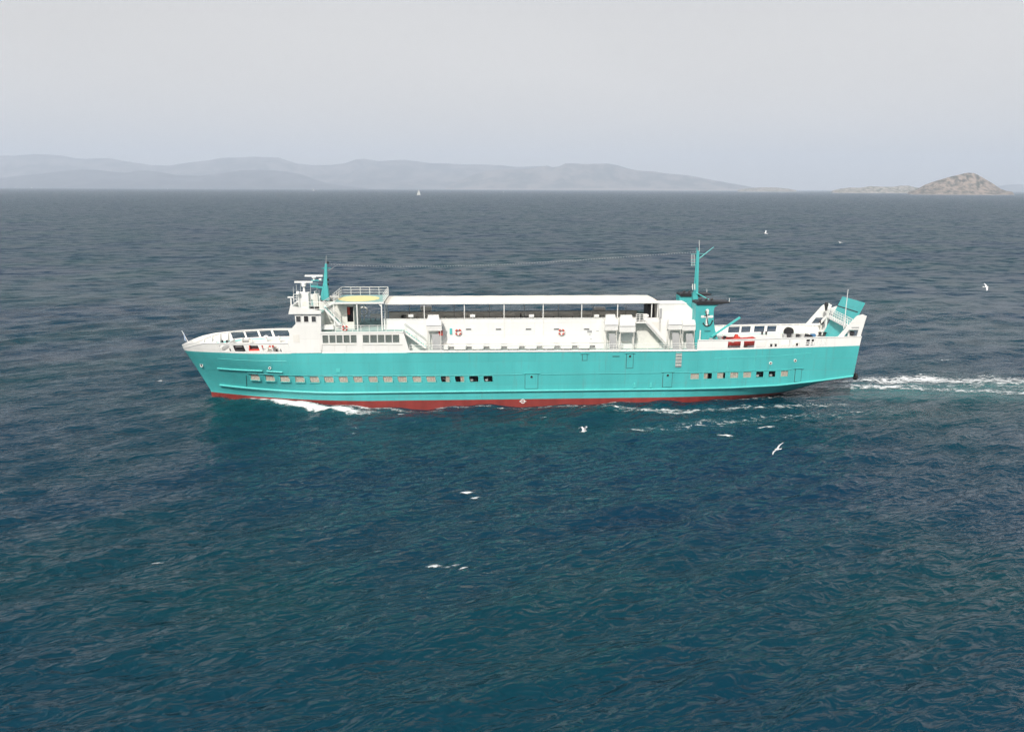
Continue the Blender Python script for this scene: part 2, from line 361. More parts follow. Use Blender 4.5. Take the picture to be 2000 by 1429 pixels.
def foam_mat():
    m = bpy.data.materials.new('sea_foam'); m.use_nodes = True; n = m.node_tree; n.nodes.clear(); L = n.links.new
    o = n.nodes.new('ShaderNodeOutputMaterial'); t = n.nodes.new('ShaderNodeBsdfTransparent'); d = n.nodes.new('ShaderNodeBsdfDiffuse')
    d.inputs[0].default_value = (0.74, 0.78, 0.78, 1)
    geo = n.nodes.new('ShaderNodeNewGeometry')
    mp = n.nodes.new('ShaderNodeMapping'); mp.vector_type = 'TEXTURE'; mp.inputs['Rotation'].default_value = (0, 0, YAW); mp.inputs['Scale'].default_value = (2.6, 1, 1)
    L(geo.outputs['Position'], mp.inputs[0])
    nz = n.nodes.new('ShaderNodeTexNoise'); nz.inputs['Scale'].default_value = 2.2; nz.inputs['Detail'].default_value = 8
    nz.inputs['Roughness'].default_value = 0.72; nz.inputs['Distortion'].default_value = 0.9
    L(mp.outputs[0], nz.inputs['Vector'])
    at = n.nodes.new('ShaderNodeAttribute'); at.attribute_name = 'foam'
    a1 = n.nodes.new('ShaderNodeMath'); a1.operation = 'MULTIPLY_ADD'; L(at.outputs['Fac'], a1.inputs[0]); a1.inputs[1].default_value = 0.46; a1.inputs[2].default_value = -0.88
    a2 = n.nodes.new('ShaderNodeMath'); a2.operation = 'ADD'; L(nz.outputs['Fac'], a2.inputs[0]); L(a1.outputs[0], a2.inputs[1])
    mr = n.nodes.new('ShaderNodeMapRange'); mr.interpolation_type = 'SMOOTHSTEP'; L(a2.outputs[0], mr.inputs[0])
    mr.inputs[1].default_value = -0.03; mr.inputs[2].default_value = 0.15
    x = n.nodes.new('ShaderNodeMixShader'); L(mr.outputs[0], x.inputs[0]); L(t.outputs[0], x.inputs[1]); L(d.outputs[0], x.inputs[2])
    L(x.outputs[0], o.inputs[0]); return m
M['water'] = water_mat(); M['foam'] = foam_mat()

def strip(pts, wa, wb, seg_int=None):
    """foam strength along a polyline of ground pixels, metres wide"""
    P_ = [ground(*p)[:2] for p in pts]; P_ = [to_ship(np.array([p[0]]), np.array([p[1]])) for p in P_]
    P_ = [(float(a[0]), float(b[0])) for a, b in P_]
    best = np.zeros(len(gX)); n_ = len(P_)-1
    for i in range(n_):
        (x0, y0), (x1, y1) = P_[i], P_[i+1]; dx, dy = x1-x0, y1-y0; l2 = dx*dx+dy*dy
        t = np.clip(((gX-x0)*dx+(gY-y0)*dy)/l2, 0, 1)
        dist = np.hypot(gX-x0-t*dx, gY-y0-t*dy)
        s = (i+t)/n_; wd = wa+(wb-wa)*s
        inten = 1.0 if seg_int is None else np.interp(s, np.linspace(0, 1, len(seg_int)), seg_int)
        best = np.maximum(best, np.exp(-(dist/wd)**2)*inten)
    return best
def blob(x, y, rx, ry, k=1.0, rot=0.0):
    p = ground(x, y); dx = gx-p[0]; dy = gy-p[1]; c, s_ = math.cos(rot), math.sin(rot)
    return k*np.exp(-(((dx*c+dy*s_)/rx)**2+((-dx*s_+dy*c)/ry)**2))
wet = np.hypot(gx, gy) < 700
bow_f = np.maximum.reduce([
    strip([(462, 788), (505, 789), (560, 799), (620, 804), (690, 808), (745, 810)], 1.3, 1.7, [0.8, 1.35, 1.5, 1.35, 1.1, 0.7]),
    strip([(412, 785), (440, 786), (470, 788)], 0.5, 0.5, [0.9, 0.6, 0.3]),
    strip([(560, 790), (640, 797), (740, 802), (860, 806)], 0.8, 0.8, [1.0, 1.0, 0.95, 0.7])])
hull_f = np.maximum.reduce([
    strip([(850, 799), (960, 800), (1090, 799), (1200, 795), (1340, 788)], 0.55, 0.5, [0.85, 0.82, 0.85, 0.78, 0.7]),
    strip([(1060, 797), (1180, 801), (1300, 806), (1420, 803), (1520, 799), (1650, 792)], 1.0, 2.2, [0.65, 0.8, 0.93, 0.8, 0.8, 0.7]),
    strip([(1200, 845), (1290, 838), (1420, 826), (1560, 815), (1750, 803)], 2.2, 4.0, [0.6, 0.68, 0.74, 0.72, 0.6]),
    strip([(1400, 790), (1500, 783), (1600, 775)], 0.8, 1.4, [0.7, 0.8, 0.6])])
wake_f = np.maximum.reduce([
    strip([(1640, 746), (1700, 745), (1820, 742), (1900, 745), (2000, 746), (2300, 747)], 2.6, 6.5, [0.8, 0.98, 1.05, 0.94, 0.92, 0.88]),
    strip([(1590, 762), (1660, 758), (1740, 757), (1840, 762), (2000, 768), (2300, 776)], 1.9, 2.6, [0.75, 0.95, 0.97, 0.84, 0.9, 0.8]),
    strip([(1700, 750), (1900, 753), (2300, 758)], 5.0, 8.0, [0.72, 0.76, 0.7]),
    strip([(1580, 764), (1606, 762), (1640, 757)], 0.8, 0.9, [0.9, 1.0, 0.8])])
caps = [((915, 963), (1.3, 0.35), 0.92, 0.5), ((930, 969), (1.0, 0.28), 0.85, 0.55), ((848, 1104), (1.3, 0.40), 0.88, 0.1), ((880, 1106), (1.6, 0.36), 0.82, 0.2),
        ((908, 1110), (0.9, 0.24), 0.92, 0.6), ((312, 744), (0.8, 0.5), 1.05, 0.4), ((1250, 843), (2.0, 0.55), 0.98, -0.2), ((1415, 848), (1.4, 0.5), 0.95, 0.0),
        ((1500, 837), (2.4, 0.8), 0.85, 0.1), ((780, 812), (1.0, 0.4), 1.0, 0.2), ((306, 1095), (1.2, 0.25), 0.75, 0.0), ((690, 848), (1.2, 0.4), 0.75, 0.0),
        ((1062, 815), (1.3, 0.4), 0.8, 0.2), ((1475, 455), (4, 3), 0.7, 0.0), ((1840, 705), (1.5, 0.6), 0.85, 0.0)]
cap_f = np.maximum.reduce([blob(a[0], a[1], b[0], b[1], c, d_) for a, b, c, d_ in caps])*1.18
aer = np.clip(0.55*(1+0.35*np.sin(gX*0.9+2*np.sin(gY*1.1))*np.sin(gY*1.7+gX*.23))*np.exp(-((gY-0.4)/(4.4+0.035*np.clip(gX-46, 0, None)))**4)*np.clip((gX-38)/10, 0, 1)*np.exp(-np.clip(gX-60, 0, None)/70), 0, 1)
aer = np.maximum(aer, 0.35*np.clip(bow_f, 0, 1)); aer = np.maximum(aer, 0.25*np.clip(hull_f-0.3, 0, 1)) * wet
sea_me = grid_mesh('sea', co, quads)
sea_me.attributes.new('aerated', 'FLOAT', 'POINT').data.foreach_set('value', aer.astype(np.float32))
sea_me.attributes.new('unresolved', 'FLOAT', 'POINT').data.foreach_set('value', np.clip((np.hypot(gx, gy)-80)/260, 0, 1).astype(np.float32)**0.7)
sea_me.materials.append(M['water'])
sea = link(bpy.data.objects.new('sea', sea_me)); tag(sea, 'choppy deep blue green sea reaching the horizon', 'sea', kind='structure')
def foam_obj(name, label, f):
    f = np.where(wet, f, 0)
    keep = (f[quads] > 0.18).any(1); q = quads[keep]
    used = np.unique(q); remap = np.full(len(co), -1); remap[used] = np.arange(len(used))
    c2 = co[used].copy(); c2[:, 2] += 0.03+0.05*np.clip(f[used], 0, 1.3)
    me = grid_mesh(name, c2, remap[q]); me.attributes.new('foam', 'FLOAT', 'POINT').data.foreach_set('value', f[used].astype(np.float32))
    me.materials.append(M['foam']); o = link(bpy.data.objects.new(name, me)); tag(o, label, 'foam', kind='stuff'); return o
foam_obj('bow_wave_foam', 'white bow wave breaking along the ferry\'s forward waterline', bow_f)
foam_obj('side_wash_foam', 'thin streaks of wash drifting beside the ferry\'s aft hull', np.where(bow_f > 0.3, 0, hull_f)*(wake_f < 0.35))
foam_obj('wake_foam', 'white churned wake streaming away behind the ferry\'s stern', wake_f)
foam_obj('whitecap_foam', 'small scattered whitecaps on the open water', np.where((bow_f > 0.3) | (wake_f > 0.35), 0, cap_f))

# ------------------------------------------------------------------ far land
def land_mat(name, rock, scrub, scale, pale=None, amount=0.5):
    m = bpy.data.materials.new(name); m.use_nodes = True; n = m.node_tree; b = n.nodes['Principled BSDF']; L = n.links.new
    b.inputs['Roughness'].default_value = 0.95; b.inputs['Specular IOR Level'].default_value = 0.1
    geo = n.nodes.new('ShaderNodeNewGeometry'); nz = n.nodes.new('ShaderNodeTexNoise'); nz.inputs['Scale'].default_value = scale
    nz.inputs['Detail'].default_value = 9; nz.inputs['Roughness'].default_value = 0.65; L(geo.outputs['Position'], nz.inputs['Vector'])
    r = n.nodes.new('ShaderNodeValToRGB'); r.color_ramp.elements[0].position = amount-0.07; r.color_ramp.elements[1].position = amount+0.07
    r.color_ramp.elements[0].color = (*scrub, 1); r.color_ramp.elements[1].color = (*rock, 1); L(nz.outputs['Fac'], r.inputs[0])
    src = r.outputs[0]
    if pale:
        sp = n.nodes.new('ShaderNodeSeparateXYZ'); L(geo.outputs['Position'], sp.inputs[0])
        nz2 = n.nodes.new('ShaderNodeTexNoise'); nz2.inputs['Scale'].default_value = scale*0.35; nz2.inputs['Detail'].default_value = 5; L(geo.outputs['Position'], nz2.inputs['Vector'])
        ad = n.nodes.new('ShaderNodeMath'); ad.operation = 'MULTIPLY_ADD'; L(nz2.outputs['Fac'], ad.inputs[0]); ad.inputs[1].default_value = -pale[1]*1.6; L(sp.outputs[2], ad.inputs[2])
        mr = n.nodes.new('ShaderNodeMapRange'); L(ad.outputs[0], mr.inputs[0]); mr.inputs[1].default_value = -pale[1]*0.55; mr.inputs[2].default_value = -pale[1]*0.1
        mr.inputs[3].default_value = 1; mr.inputs[4].default_value = 0
        mx = n.nodes.new('ShaderNodeMix'); mx.data_type = 'RGBA'; L(mr.outputs[0], mx.inputs[0]); L(src, mx.inputs[6]); mx.inputs[7].default_value = (*pale[0], 1)
        src = mx.outputs[2]
    L(src, b.inputs['Base Color']); return m
def fbm(x, y, base, oct_=5, seed=0):
    r = np.random.default_rng(seed); z = np.zeros_like(x); a = 1.0; L = base
    for o_ in range(oct_):
        for j in range(4):
            t = r.uniform(0, 2*np.pi); z += a*np.sin((x*np.cos(t)+y*np.sin(t))*2*np.pi/(L*r.uniform(0.8, 1.25))+r.uniform(0, 6.28))/2.5
        a *= 0.52; L *= 0.5
    return z
def land(name, label, cat, prof, D, depth, m, rough, seed, nx=260, ny=40, back=1.0, lump=0.30):
    """a hill range: its skyline (pixels) stood up at distance D as a terrain with slopes in front and behind"""
    xs = np.linspace(prof[0][0], prof[-1][0], nx); ys = np.interp(xs, [p[0] for p in prof], [p[1] for p in prof])
    crest = np.array([at_dist(a, b, D) for a, b in zip(xs, ys)])
    hgt = np.clip(crest[:, 2], 0, None)
    v = np.linspace(-1, back, ny); vv = np.abs(v)
    shape = np.where(v < 0, (1-vv)**1.15, 1-vv**1.5)
    Xg = np.repeat(crest[:, 0][:, None], ny, 1)*(1+v[None]*depth/D*0.9); Yg = D+v[None]*depth*np.ones((nx, 1))
    Zg = hgt[:, None]*shape[None]
    nz_ = fbm(Xg, Yg, rough*2.2, 6, seed)
    rdg = 1-np.abs(fbm(Xg*1.3, Yg*0.7, rough*1.3, 5, seed+3))
    edge = np.clip(np.minimum(1, hgt[:, None]/(0.15*hgt.max()+1)), 0, 1)*np.sin(np.clip(shape, 0, 1)*np.pi)[...]
    Zg = Zg*(1+0.10*nz_*np.clip(1-shape, 0, 1)+lump*(rdg-0.4)*np.sin(np.clip(shape, 0, 1)*np.pi))+hgt[:, None]*0.018*nz_*(shape > 0.9)
    Zg[:, 0] = -8; Zg[:, -1] = -8; Zg[0] = -8; Zg[-1] = -8
    co_ = np.stack([Xg, Yg, Zg], -1).reshape(-1, 3).astype(np.float32)
    idx = np.arange(nx*ny).reshape(nx, ny)
    q = np.stack([idx[:-1, :-1], idx[1:, :-1], idx[1:, 1:], idx[:-1, 1:]], -1).reshape(-1, 4)
    me = grid_mesh(name, co_, q); me.materials.append(m)
    o = link(bpy.data.objects.new(name, me)); tag(o, label, cat, kind='structure'); return o
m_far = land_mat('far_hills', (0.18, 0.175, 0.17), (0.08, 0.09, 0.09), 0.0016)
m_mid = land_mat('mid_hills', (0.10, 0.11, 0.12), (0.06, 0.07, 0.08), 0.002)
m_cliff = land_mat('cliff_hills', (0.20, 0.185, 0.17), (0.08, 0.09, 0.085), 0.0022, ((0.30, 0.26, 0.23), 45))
m_isl = land_mat('island_rock', (0.28, 0.225, 0.18), (0.065, 0.065, 0.045), 0.028, ((0.38, 0.31, 0.26), 4), 0.5)
m_low = land_mat('low_island', (0.34, 0.31, 0.27), (0.10, 0.11, 0.08), 0.03, ((0.42, 0.37, 0.33), 4), 0.5)
far_prof = [(-420, 330), (-200, 318), (-60, 308), (0, 304), (30, 305), (70, 302), (100, 303), (125, 305), (145, 309), (165, 310), (190, 309), (215, 309), (250, 315), (290, 321), (330, 323),
            (350, 320), (370, 317), (400, 314), (430, 309), (470, 307), (500, 306), (545, 308), (560, 313), (580, 319), (610, 322), (650, 322), (675, 318), (695, 311), (712, 310), (740, 315), (760, 313), (790, 312),
            (815, 315), (840, 319), (880, 320), (930, 321), (980, 322), (1010, 326), (1060, 324), (1100, 330), (1180, 335), (1260, 343), (1340, 352), (1400, 361), (1450, 368)]
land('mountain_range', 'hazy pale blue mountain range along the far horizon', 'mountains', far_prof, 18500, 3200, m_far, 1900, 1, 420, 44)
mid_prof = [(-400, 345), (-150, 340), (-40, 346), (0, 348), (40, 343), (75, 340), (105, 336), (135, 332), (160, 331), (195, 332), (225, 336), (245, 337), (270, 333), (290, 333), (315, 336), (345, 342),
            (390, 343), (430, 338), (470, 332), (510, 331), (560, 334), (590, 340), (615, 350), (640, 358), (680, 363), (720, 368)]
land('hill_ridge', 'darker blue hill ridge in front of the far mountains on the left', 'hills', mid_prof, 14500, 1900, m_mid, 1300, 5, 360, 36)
cl_prof = [(870, 366), (895, 352), (925, 340), (945, 335), (965, 332), (1000, 331), (1040, 328), (1068, 323), (1080, 326), (1092, 325), (1104, 319), (1118, 319), (1150, 320), (1185, 320), (1205, 323), (1225, 329), (1245, 333),
           (1275, 334), (1300, 338), (1345, 342), (1370, 347), (1395, 352), (1420, 357), (1445, 361), (1470, 366), (1500, 370)]
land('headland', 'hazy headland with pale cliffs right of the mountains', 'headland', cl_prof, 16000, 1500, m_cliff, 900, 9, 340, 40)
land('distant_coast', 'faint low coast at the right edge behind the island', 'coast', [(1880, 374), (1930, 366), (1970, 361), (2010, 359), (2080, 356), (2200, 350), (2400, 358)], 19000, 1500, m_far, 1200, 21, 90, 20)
land('flat_islet', 'long flat dark islet beneath the end of the headland', 'islet', [(1440, 371.6), (1455, 368.5), (1475, 367), (1500, 366), (1520, 366.6), (1540, 368.5), (1556, 371.8)], 9300, 260, m_low, 300, 31, 120, 20)
land('low_island', 'low pink brown island tail left of the rocky hill', 'island', [(1625, 372.6), (1640, 369), (1660, 366.5), (1680, 367), (1700, 363.5), (1725, 364.5), (1745, 365), (1760, 362.5), (1775, 362.6), (1790, 366), (1815, 369), (1840, 374)], 6800, 240, m_low, 200, 41, 200, 24)
isl_prof = [(1775, 374.5), (1788, 371), (1798, 366), (1806, 361.5), (1820, 356.5), (1835, 351.5), (1850, 346.5), (1862, 344), (1874, 341), (1884, 338), (1893, 337.2), (1902, 339), (1910, 342), (1920, 347), (1930, 353), (1940, 359), (1948, 364.5), (1955, 369), (1965, 372.5), (1978, 375)]
land('rocky_island', 'rocky scrub covered island hill with pale shore near the right edge', 'island', isl_prof, 5100, 260, m_isl, 120, 51, 300, 60, lump=0.20)

# haze
hz = MB().box(-22500, 22500, -22500, 22300, -9.5, 950)
def haze_mat():
    m = bpy.data.materials.new('haze_air'); m.use_nodes = True; n = m.node_tree; n.nodes.clear()
    o = n.nodes.new('ShaderNodeOutputMaterial'); v = n.nodes.new('ShaderNodeVolumePrincipled')
    v.inputs['Color'].default_value = (0.755, 0.85, 0.98, 1); v.inputs['Density'].default_value = 9.0e-5; v.inputs['Anisotropy'].default_value = 0.0
    n.links.new(v.outputs[0], o.inputs['Volume']); return m
haze = hz.build('haze', haze_mat()); tag(haze, 'pale haze filling the air out to the far hills', 'haze', kind='stuff')
# ------------------------------------------------------------------ the ferry
ferry = empty('ferry', (O[0], O[1], 0), rz=YAW)
tag(ferry, 'long turquoise and white ferry with twin funnels crossing the open sea', 'ferry')
zd = interp([(-43.2, 6.95), (-41.3, 7.13), (-39.4, 7.3), (-35.8, 7.48), (-28, 7.5), (0, 7.4), (22, 7.36), (33.6, 7.6), (40.5, 7.75), (46, 7.87)])
zb = interp([(-43.2, 7.2), (-42.3, 7.6), (-41, 8.1), (-39.4, 8.55), (-37, 8.68), (-32, 8.78), (28, 8.78), (37.6, 8.98), (46, 9.05)])
zr = interp([(-41, 2.5), (-37, 2.45), (-23.7, 2.3), (23, 2.3), (29, 2.4), (35.4, 2.65), (41, 3.2), (45.7, 3.75)])
zc = interp([(-41, -1.6), (24, -1.6), (31, -0.9), (36, 0.0), (40, 1.2), (46, 3.3)])
Xs = interp([(-2, -40.0), (0, -40.06), (1.4, -40.15), (4, -41.5), (7, -43.1), (9.2, -43.9)])
Xt = interp([(0, 45.3), (3.7, 45.75), (7.85, 46.17), (11.8, 46.7)])
Le = interp([(-2, 27), (0, 25), (2.3, 21), (5, 16.5), (7, 13.2), (9, 12.2)])
Lp = interp([(-2, 1.1), (0, 1.0), (2.3, 0.85), (5, 0.7), (7, 0.6), (9, 0.55)])
def hb(X, Z):
    t = min(max((X-Xs(Z))/Le(Z), 0.0), 1.0)
    b = BH*math.sin(math.pi/2*t)**Lp(Z)
    if X > 26: b *= 1-0.055*((X-26)/20)**2
    r = zr(X)
    if Z < r:
        c = zc(X)
        if X > 20:
            f = min(max((Z-c)/max(r-c, .05), 0), 1)
            mixf = min((X-20)/16, 1); b *= (1-mixf)*1.0+mixf*f**0.42
    return b
def PH(x, y, side=-1):
    Y = side*4.5
    for i in range(40):
        X, Z = S(x, y, Y); Y = 0.5*Y+0.5*side*hb(X, Z)
    return X, Y, Z
def hullX(u, z): return Xs(z)+(Xt(z)-Xs(z))*u
def u_of(X, z): return (X-Xs(z))/(Xt(z)-Xs(z))
def shell(name, m, us, levels, holes, parent, sides=(-1, 1), thick=0.0, off=0.0, u0=0.0, u1=1.0, smooth=True):
    """plating between height curves, left out where holes(u, row) says so"""
    mb = MB()
    for sd in sides:
        k = len(mb.v); nl = len(levels); vs = []
        for u in us:
            Xm = hullX(u, 5.0)
            for lv in levels:
                z = lv(Xm); X = hullX(u, z); vs.append((X, sd*(hb(X, z)+off), z))
        fs = []
        for i in range(len(us)-1):
            for j in range(nl-1):
                if holes and holes(sd, (us[i]+us[i+1])/2, j): continue
                a, b, c, d = i*nl+j, (i+1)*nl+j, (i+1)*nl+j+1, i*nl+j+1
                if (Vector(vs[b])-Vector(vs[c])).length < 1e-4 and (Vector(vs[a])-Vector(vs[d])).length < 1e-4: continue
                fs.append((a, b, c, d) if sd < 0 else (d, c, b, a))
        mb.add(vs, fs)
    me = bpy.data.meshes.new(name); me.from_pydata(mb.v, [], mb.f); me.update()
    me.materials.append(M[m])
    if smooth:
        for p in me.polygons: p.use_smooth = True
        me.set_sharp_from_angle(angle=math.radians(30))
    o = link(bpy.data.objects.new(name, me), parent)
    if thick:
        s_ = o.modifiers.new('thickness', 'SOLIDIFY'); s_.thickness = thick; s_.offset = -1
        e_ = o.modifiers.new('edges', 'EDGE_SPLIT'); e_.split_angle = math.radians(30)
    return o
base_us = list(np.linspace(0, 0.12, 26)**1.0)+list(np.linspace(0.125, 1, 80))
base_us[1:8] = [0.0006, 0.0018, 0.004, 0.0075, 0.0125, 0.0185, 0.024]
base_us = sorted(set(round(float(u), 5) for u in base_us))
def with_breaks(us, br):
    us = [u for u in us if all(abs(u-b) > 0.0016 for b in br)]
    return sorted(us+list(br))
RED = 1.16
zkeel = lambda X: zc(X)
z_red = lambda X: min(max(RED+0.006*max(-X-30, 0), zc(X)), zr(X))
frac = lambda a, b, t: (lambda X: a(X)*(1-t)+b(X)*t)
shell('bottom_plating', 'red', base_us, [zkeel, frac(zkeel, z_red, .25), frac(zkeel, z_red, .5), frac(zkeel, z_red, .75), z_red], None, ferry)
shell('lower_plating', 'teal', base_us, [z_red, frac(z_red, zr, .25), frac(z_red, zr, .5), frac(z_red, zr, .75), zr], None, ferry)
# cabin windows
zwb = interp([(-32, 3.74), (-29, 3.70), (-6.6, 3.54), (10, 3.54), (23.6, 3.58), (36.7, 3.82), (40, 3.9)])
zwt = lambda X: zwb(X)+0.80
win1 = [(490.4, 508), (518.9, 537), (547.5, 566), (576.5, 595), (605, 623.5), (633, 651.5), (661.6, 679.6), (690, 708.2), (719.7, 737.6), (748, 766.5), (776.4, 794.5), (805.6, 822.7), (832.6, 850.9), (860.8, 878.5), (888.4, 906.4), (916.3, 934.3), (944.2, 962.2)]
win2 = [(1348.4, 1365), (1374.4, 1390.4), (1400.4, 1416.4), (1426, 1442), (1451.4, 1467), (1476.6, 1491), (1501, 1514.4), (1525, 1539.4)]
style = {13: 0.55, 14: 0.62, 15: 1.0, 16: 1.0, 18: -0.5, 19: -0.22, 22: 1.0, 23: 1.0}
wins = []
for i, (a, b) in enumerate(win1+win2):
    ym = 740.5 if a < 700 else 739.5 if a < 1000 else 735.5-(a-1350)*0.03
    wins.append((PH(a, ym)[0], PH(b, ym)[0], style.get(i, 0.0)))
zmid = lambda X: zwb(X)+0.4
wu = [(u_of(a, 4.1), u_of(b, 4.1)) for a, b, _ in wins]
brk = [round(v, 6) for p in wu for v in p]
hull_us = with_breaks(base_us, brk)
lev = [zr, frac(zr, zwb, .5), zwb, zwt, lambda X: zwt(X)+0.1, frac(zwt, zd, .4), frac(zwt, zd, .7), zd]
hole = lambda sd, u, j: j == 2 and any(a < u < b for a, b in wu)
hull = shell('hull_plating', 'teal', hull_us, lev, hole, ferry, thick=0.10)
for k, (a, b, st) in enumerate(wins):
    xc = (a+b)/2; yb = -hb(xc, 4.1); z0, z1 = zwb(xc), zwt(xc)
    sl_y = (hb(b, 4.1)-hb(a, 4.1))/(b-a)
    def wy(x, d): return -(hb(xc, 4.1)+sl_y*(x-xc))+d
    fr = MB(); t = 0.07
    for (xa, xb, za, zz) in ((a-t, a, z0-t, z1+t), (b, b+t, z0-t, z1+t), (a, b, z0-t, z0), (a, b, z1, z1+t)):
        vs = [(x, wy(x, d), z) for d in (-0.035, 0.02) for (x, z) in ((xa, za), (xb, za), (xb, zz), (xa, zz))]
        fr.add(vs, [(0, 1, 2, 3), (7, 6, 5, 4), (0, 4, 5, 1), (1, 5, 6, 2), (2, 6, 7, 3), (3, 7, 4, 0)])
    fo = fr.build('window', 'teal_trim', ferry)
    MB().add([(a, wy(a, 0.02), z0), (b, wy(b, 0.02), z0), (b, wy(b, 0.02), z1), (a, wy(a, 0.02), z1)], [(0, 1, 2, 3)]).build('pane', 'glass', fo)
    spans = [(a, b)] if st == 0 else [] if st == 1 else [(a+(b-a)*st, b)] if st > 0 else [(a, b+(b-a)*st)]
    for (ca, cb) in spans:
        N = 14; vs = []
        for i in range(N+1):
            x = ca+(cb-ca)*i/N; dd = 0.09+0.03*math.sin(i*1.9+k)+0.012*math.sin(i*4.3+2*k)
            vs += [(x, wy(x, dd), z0-.1), (x, wy(x, dd-0.01), z1+.1)]
        MB().add(vs, [(2*i, 2*i+2, 2*i+3, 2*i+1) for i in range(N)]).build('curtain', 'curtain', fo, smooth=True)
    if st == 1:
        MB().box(a+.15+0.1*(k % 3), a+.5+0.1*(k % 3), wy(xc, .5), wy(xc, .9), z0, z0+.28).build('table', 'white', fo)
# transom
def transom():
    mb = MB(); zs = [3.3+0.0]+list(np.linspace(3.75, zd(46), 6)); vs = []
    for z in zs:
        X = Xt(z)-0.02; h = hb(X, z) if z > 3.5 else 0.6*BH
        vs += [(X, -h, z), (X, h, z)]
    mb.add(vs, [(2*i, 2*i+1, 2*i+3, 2*i+2) for i in range(len(zs)-1)]); return mb.build('transom', 'teal', ferry)
transom()
# rub rail and ledge: long half-round strakes
def strake(name, m, f, x0, x1, r, out, n=60, flat=1.0):
    for sd in (-1, 1):
        mb = MB(); N = 8; vs = []
        Xv = np.linspace(x0, x1, n)
        for X in Xv:
            z = f(X); Y = hb(X, z+0.02)
            for j in range(N):
                t = 2*math.pi*j/N; vs.append((X, sd*(Y+out*(0.5+0.5*math.cos(t))-0.04), z+r*flat*math.sin(t)))
        fs = [(i*N+j, i*N+(j+1) % N, (i+1)*N+(j+1) % N, (i+1)*N+j) for i in range(n-1) for j in range(N)]
        fs += [tuple(range(N)), tuple(range((n-1)*N, n*N))]
        mb.add(vs, fs).build(name, m, ferry, smooth=True)
strake('rub_rail', 'teal_trim', zr, PH(431, 757)[0], 45.6, 0.13, 0.30, 90)
zled = lambda X: zwt(X)+0.13
strake('drip_ledge', 'teal', zled, PH(484, 734)[0], PH(1021, 730)[0], 0.045, 0.11, 60)
strake('drip_ledge', 'teal', zled, PH(1056, 730)[0], PH(1291, 728)[0], 0.045, 0.11, 20)
strake('drip_ledge', 'teal', zled, PH(1318, 728)[0], PH(1545, 723)[0], 0.045, 0.11, 24)
def line_strake(name, m, p0, p1, r, out):
    a = PH(*p0); b = PH(*p1); f = interp([(a[0], a[2]), (b[0], b[2])])
    strake(name, m, f, a[0], b[0], r, out, 14)
line_strake('spray_strake', 'teal_trim', (425, 719), (513, 724), 0.10, 0.22)
line_strake('spray_strake', 'teal_trim', (521, 724.6), (552, 726.6), 0.09, 0.2)
line_strake('weld_seam', 'teal_trim', (425, 700), (560, 705), 0.035, 0.07)
line_strake('weld_seam', 'teal_trim', (1395, 699), (1520, 695), 0.03, 0.07)
line_strake('weld_seam', 'teal_trim', (1520, 695), (1585, 689), 0.03, 0.07)
line_strake('gunwale', 'white', (800, 686.8), (1362, 684.2), 0.12, 0.14)
def seam(x, y0, y1):
    a = PH(x, y0); b = PH(x, y1)
    for sd in (1, -1):
        MB().tube((a[0], sd*(a[1]-.01), a[2]), (b[0], sd*(b[1]-.01), b[2]), 0.03).build('weld_seam', 'teal_trim', ferry)
seam(566, 706, 733); seam(1422, 699, 724); seam(1473, 697, 722)
# hull doors
def hull_door(rect, port=True, parent=ferry):
    x0, x1, y0, y1 = rect; a = PH(x0, (y0+y1)/2); b = PH(x1, (y0+y1)/2); z1 = PH((x0+x1)/2, y0)[2]; z0 = PH((x0+x1)/2, y1)[2]
    Y = a[1]; t = 0.05
    d = MB().box(a[0], b[0], Y-0.022, Y+.05, z0, z1).build('door', 'dark', parent)
    MB().box(a[0]+t, b[0]-t, Y-0.045, Y-0.005, z0+t, z1-t).build('door_leaf', 'teal', d)
    MB().box(a[0]-.2, b[0]+.2, Y-0.12, Y, z1+0.02, z1+.09).build('drip_hood', 'teal', d)
    if port:
        c = ((a[0]+b[0])/2, Y-0.05, z1-0.38)
        MB().lathe([(0.17, -.03), (0.17, .03)], c, 'Y', 14).build('porthole', 'black', d)
        MB().torus(c, 0.19, 0.035, 'Y', 16, 6).build('port_ring', 'teal_trim', d)
hull_door((1025, 1051, 730, 759)); hull_door((1223, 1237, 690, 719)); hull_door((1294, 1313, 727, 756)); hull_door((1552, 1565, 720, 746), False)
hull_door((1137, 1147, 691, 704), False)
# bow shell door outline
a = PH(466, 744); b = PH(481, 744)
bd = MB()
for p0, p1 in (((481, 733), (482, 757)), ((466, 758), (482, 757.5))):
    q0 = PH(*p0); q1 = PH(*p1); bd.tube((q0[0], q0[1]-.01, q0[2]), (q1[0], q1[1]-.01, q1[2]), 0.035)
bd.build('shell_door_edge', 'dark', ferry)
# hawse pipes and fairleads
def hawse(x, y, r, sq=False):
    p = PH(x, y); q = PH(x+6, y); dxy = Vector((q[0]-p[0], q[1]-p[1], 0)).normalized(); nrm = Vector((dxy.y, -dxy.x, 0))
    if nrm.y > 0: nrm = -nrm
    o = MB().torus((0, 0, 0), r, r*0.32, 'Y', 18, 8).build('hawse_ring', 'white' if not sq else 'offwhite', ferry, smooth=True)
    o.location = Vector(p)+nrm*0.02; o.rotation_euler = (0, 0, math.atan2(dxy.y, dxy.x))
    MB().lathe([(r*0.75, -.03), (r*0.75, .03)], (0.0, -0.01, 0.0), 'Y', 14).build('opening', 'dark', o)
hawse(394, 713, 0.21); hawse(527, 718.5, 0.14); hawse(1505, 709, 0.16); hawse(1553, 704, 0.16, True)
p = PH(660.5, 723); MB().box(p[0]-.25, p[0]+.25, p[1]-.05, p[1]+.05, p[2]-.25, p[2]+.25).build('access_plate', 'teal_trim', ferry)
